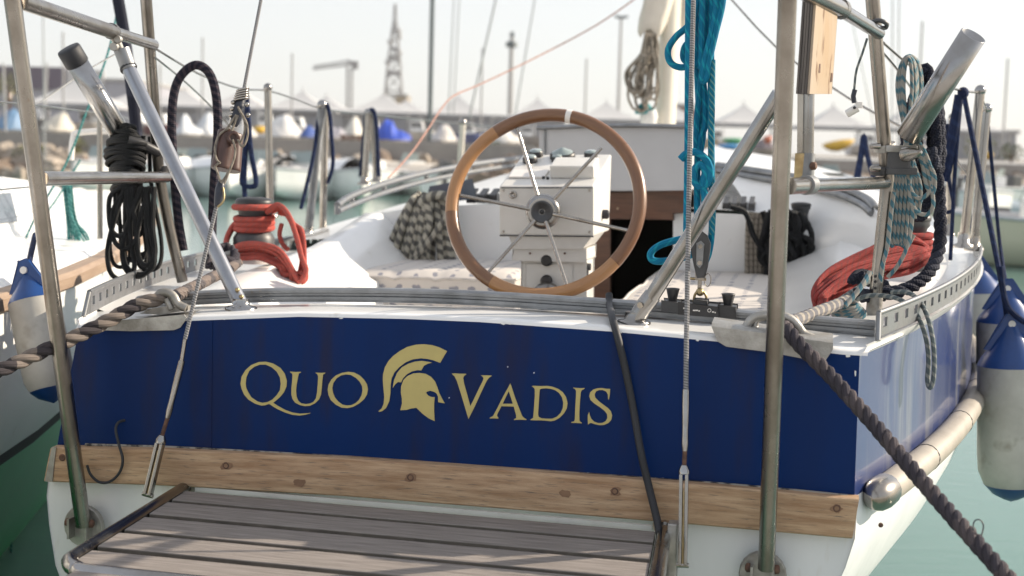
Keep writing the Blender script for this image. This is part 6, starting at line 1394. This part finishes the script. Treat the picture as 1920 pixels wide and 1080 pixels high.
def cushion_mat():
    m = bpy.data.materials.new('patterned_cushion'); m.use_nodes = True; nt = m.node_tree; bs = nt.nodes['Principled BSDF']; bs.inputs['Roughness'].default_value = .85
    tc = nd(nt, 'ShaderNodeTexCoord'); sp = nd(nt, 'ShaderNodeSeparateXYZ'); nt.links.new(tc.outputs['UV'], sp.inputs[0])
    u, v = mth(nt, 'MULTIPLY', sp.outputs[0], 13.5), mth(nt, 'MULTIPLY', sp.outputs[1], 13.5)
    row = mth(nt, 'FLOOR', v); u2 = mth(nt, 'ADD', u, mth(nt, 'MULTIPLY', mth(nt, 'FRACT', mth(nt, 'MULTIPLY', row, .5)), .6))
    fu, fv = mth(nt, 'SUBTRACT', mth(nt, 'FRACT', u2), .5), mth(nt, 'SUBTRACT', mth(nt, 'FRACT', v), .5)
    e = mth(nt, 'ADD', mth(nt, 'POWER', mth(nt, 'MULTIPLY', fu, 3.9), 2), mth(nt, 'POWER', mth(nt, 'MULTIPLY', fv, 6.6), 2))
    n = nd(nt, 'ShaderNodeTexNoise'); n.inputs['Scale'].default_value = 55; nt.links.new(tc.outputs['UV'], n.inputs['Vector'])
    f = mth(nt, 'LESS_THAN', mth(nt, 'ADD', e, mth(nt, 'MULTIPLY', mth(nt, 'SUBTRACT', n.outputs[0], .5), 3.2)), .8)
    mx = nd(nt, 'ShaderNodeMix', data_type='RGBA'); mx.inputs[6].default_value = (.54, .505, .47, 1); mx.inputs[7].default_value = (.16, .17, .22, 1); nt.links.new(mth(nt, 'MULTIPLY', f, .8), mx.inputs[0]); nt.links.new(mx.outputs[2], bs.inputs['Base Color'])
    return m
m_cush = cushion_mat()
def cushion(u0, u1, s0, s1, z0, z1, label, nseam, along='u'):
    t = thing('seat_cushion', label, 'cushion', b((u0 + u1) / 2, (s0 + s1) / 2, z0)); n, m = 28, 16; rows = []
    def hgt_(a, c):
        e = (1 - abs(2 * a - 1) ** 10) ** .5 * (1 - abs(2 * c - 1) ** 10) ** .5; return e
    for i in range(n + 1):
        a = i / n; r = []
        for j in range(m + 1):
            c = j / m; q = a if along == 'u' else c; seam = min(abs((q * nseam) % 1 - 0), abs((q * nseam) % 1 - 1)); dip = -.009 * math.exp(-(seam / .07) ** 2) if .02 < q < .98 else 0
            r.append(b(u0 + (u1 - u0) * a, s0 + (s1 - s0) * c, z0 + (z1 - z0) * (.86 + .14 * hgt_(a, c)) + dip))
        rows.append(r)
    g = G(); g.grid(rows)
    u_ = (rows[0], rows[-1], [r[0] for r in rows], [r[-1] for r in rows])
    for e in u_: g.grid([e, [V((p.x, p.y, z0 + HEEL * 0)) for p in e]], smooth=False)
    part('cover', g, m_cush, t)
    for e in u_: g = G(); g.tube(e, .006, 6); part('piping', g, m_cush, t)
    return t
cushion(-1.02, -.225, 1.98, BK - .02, 1.13, 1.325, 'white patterned seat cushion on the port side left of the wheel', 5)
cushion(.25, .98, .42, BK - .02, 1.235, 1.29, 'white patterned seat cushion on the starboard side below the tackle', 4, 's')
# ------------------------------------------------------------------ fenders with their lanyards
def fender(top, bot, r, label, lanyard, mat=None, rr=.009):
    t = thing('fender', label, 'fender', bot); ax = (bot - top); L = ax.length
    g = G(); g.lathe(top, ax, [(r * .995, L * .235), (r, L * .3), (r, L * .75), (r * .97, L * .84), (r * .80, L * .92)], 28, cap=False); part('body', g, m_fend, t)
    g = G(); g.lathe(top, ax, [(r * .22, 0), (r * .34, L * .05), (r * .62, L * .13), (r * .9, L * .2), (r * 1.0, L * .237)], 28); tc_ = part('top_cap', g, m_fblue, t)
    n = ax.normalized(); sd_ = (UX - n * UX.dot(n)).normalized()
    g = G(); e0 = top - n * .03; w_ = r * .33; g.prism([e0 - sd_ * w_ * .5, e0 + sd_ * w_ * .5, top + sd_ * r * .75 + n * L * .14, top - sd_ * r * .75 + n * L * .14], n.cross(sd_) * .02); part('eye_web', g, m_fblue, t, bevel=.004)
    g = G(); g.lathe(top + n * .0 - n.cross(sd_) * .004, n.cross(sd_), [(.011, 0), (.011, .03)], 12); part('eye_hole', g, m_plast, t)
    g = G(); g.lathe(bot, -ax, [(0, -.01), (r * .25, 0), (r * .55, L * .03), (r * .82, L * .084)], 28); part('bottom_cap', g, m_fblue, t)
    g = G(); g.tube(cr(lanyard, 4), rr, 8); part('lanyard', g, r_strap, t, fix=False)
    return t
def fen(px, pt, pb, s, r, label, lan, rr=.009): return fender(S(px, pt, s), S(px + (pb - pt) * -.008 + 2, pb, s), r, label, [S(*q) for q in lan], rr=rr)
fen(1896, 606, 935, 1.40, .104, 'big white fender with blue ends at the right edge beside the rubbing tube', [(1806, 172, 1.95), (1830, 290, 1.8), (1858, 430, 1.6), (1880, 540, 1.42), (1890, 606, 1.4)], .0095)
fen(1888, 540, 800, 1.95, .105, 'white fender partly hidden behind the big one at right', [(1850, 208, 2.1), (1862, 330, 2.15), (1874, 450, 2.2), (1888, 542, 1.95)], .007)
fen(1830, 492, 720, 3.0, .12, 'farther white fender peeping past the hull at right', [(1812, 330, 2.9), (1822, 430, 3.0), (1830, 494, 3.0)], .007)
line('navy_lanyard_tail', 'loose navy rope end hanging on the big right fender', 'rope', [(1876, 500, 1.40), (1884, 560, 1.38), (1900, 588, 1.36), (1925, 606, 1.34)], .0095, r_strap)
def atp(x, y, d): return at(x, y, d)
fender(at(52, 508, 4.2), at(100, 750, 4.15), .074, 'white fender with blue ends on the white yacht at left', [at(66, 440, 4.6), at(56, 485, 4.3), at(52, 510, 4.2)])
# ------------------------------------------------------------------ navy straps on the stanchions
def strap(label, runs, r=.011): return line('navy_strap', label, 'strap', runs[0], r, r_strap, n=8, sub=6, more=tuple(runs[1:]))
strap('navy straps over the leaning pair of port stanchions', [[(564, 392, 3.1), (588, 290, 3.15), (598, 215, 3.2), (606, 196, 3.2), (616, 204, 3.2), (622, 260, 3.2), (624, 310, 3.2), (614, 344, 3.2)]], .0095)
strap('navy straps over the far pair of port stanchions', [[(676, 332, 5.0), (682, 260, 5.0), (686, 216, 5.0), (694, 207, 5.0), (702, 212, 5.0), (707, 260, 5.0), (710, 332, 5.0)]], .013)
strap('navy strap hanging in a loop right of the brown blocks', [[(463, 180, 2.1), (462, 250, 2.1), (458, 330, 2.1), (460, 386, 2.1)], [(464, 200, 2.1), (470, 280, 2.1), (480, 340, 2.1), (472, 350, 2.1), (456, 346, 2.1), (454, 330, 2.1), (461, 270, 2.1)]], .0105)
strap('broad navy strap on the left of the right stanchions', [[(1797, 178, 1.75), (1786, 240, 1.75), (1772, 300, 1.75), (1762, 336, 1.75)], [(1799, 180, 1.75), (1790, 250, 1.75), (1780, 310, 1.75), (1772, 340, 1.75)], [(1790, 230, 1.76), (1776, 290, 1.76), (1766, 330, 1.76)]], .013)
strap('thin navy cord hanging beside the right stanchions', [[(1803, 176, 1.75), (1797, 240, 1.75), (1790, 330, 1.75), (1786, 410, 1.75), (1782, 488, 1.75)], [(1776, 232, 1.8), (1774, 290, 1.8), (1780, 340, 1.8), (1788, 390, 1.8), (1770, 398, 1.8), (1758, 392, 1.8)]], .007)
strap('small navy strap loop hanging behind the lower right bar', [[(1604, 340, 3.6), (1614, 290, 3.6), (1620, 254, 3.6), (1626, 290, 3.6), (1640, 340, 3.6)], [(1608, 340, 3.6), (1617, 280, 3.6), (1621, 258, 3.6)]], .013)
g = G(); c = S(1806, 174, 1.75); g.ball(c, .02, 10, 8); solo('strap_knot', g, r_strap, 'navy knot on the lifeline at the right stanchions', 'knot')
# ------------------------------------------------------------------ lines on the left
line('aqua_line', 'thin aqua line slanting down behind the left frame', 'rope', [(226, -20, 2.6), (205, 90, 2.5), (160, 215, 2.4), (122, 310, 2.3), (60, 420, 2.2), (24, 520, 2.1), (16, 620, 2.1), (20, 760, 2.1), (22, 900, 2.1), (20, 1090, 2.1)], .0052, r_aqua)
line('aqua_line', 'second thin aqua line near the white yacht cabin', 'rope', [(150, 300, 3.0), (108, 370, 3.0), (60, 432, 3.0), (24, 446, 3.0), (-20, 450, 3.0)], .005, r_aqua)
g = G(); rnd = random.Random(31)
for i in range(10):
    xt = 118 + 10 * rnd.random(); bx = 148 + rnd.uniform(-10, 18); by = 500 + 80 * rnd.random(); w_ = 4 + 9 * rnd.random()
    q = [(xt, 345), (xt + 6, 400), (bx - w_, by - 60), (bx - w_, by - 16), (bx, by), (bx + w_, by - 18), (bx + w_ * .7, by - 70), (xt + 14, 410), (xt + 6, 346)]
    g.tube(cr([S(x, y, 2.3 + rnd.uniform(-.05, .05)) for x, y in q], 5), .0042, 6)
solo('aqua_hank', g, r_aqua, 'aqua green line hank hanging left of the black one', 'rope', fix=False)
# ------------------------------------------------------------------ haze in the harbour air
g = G(); g.wbox(-420, 420, -64, 620, -2, 62)
hm = bpy.data.materials.new('haze'); hm.use_nodes = True; nt = hm.node_tree
for n_ in list(nt.nodes):
    if n_.type == 'BSDF_PRINCIPLED': nt.nodes.remove(n_)
pv = nt.nodes.new('ShaderNodeVolumePrincipled'); pv.inputs['Density'].default_value = .0005; pv.inputs['Color'].default_value = (.93, .94, .96, 1); pv.inputs['Anisotropy'].default_value = .2
nt.links.new(pv.outputs[0], nt.nodes['Material Output'].inputs['Volume'])
hz = solo('haze', g, hm, None, None, kind='stuff')
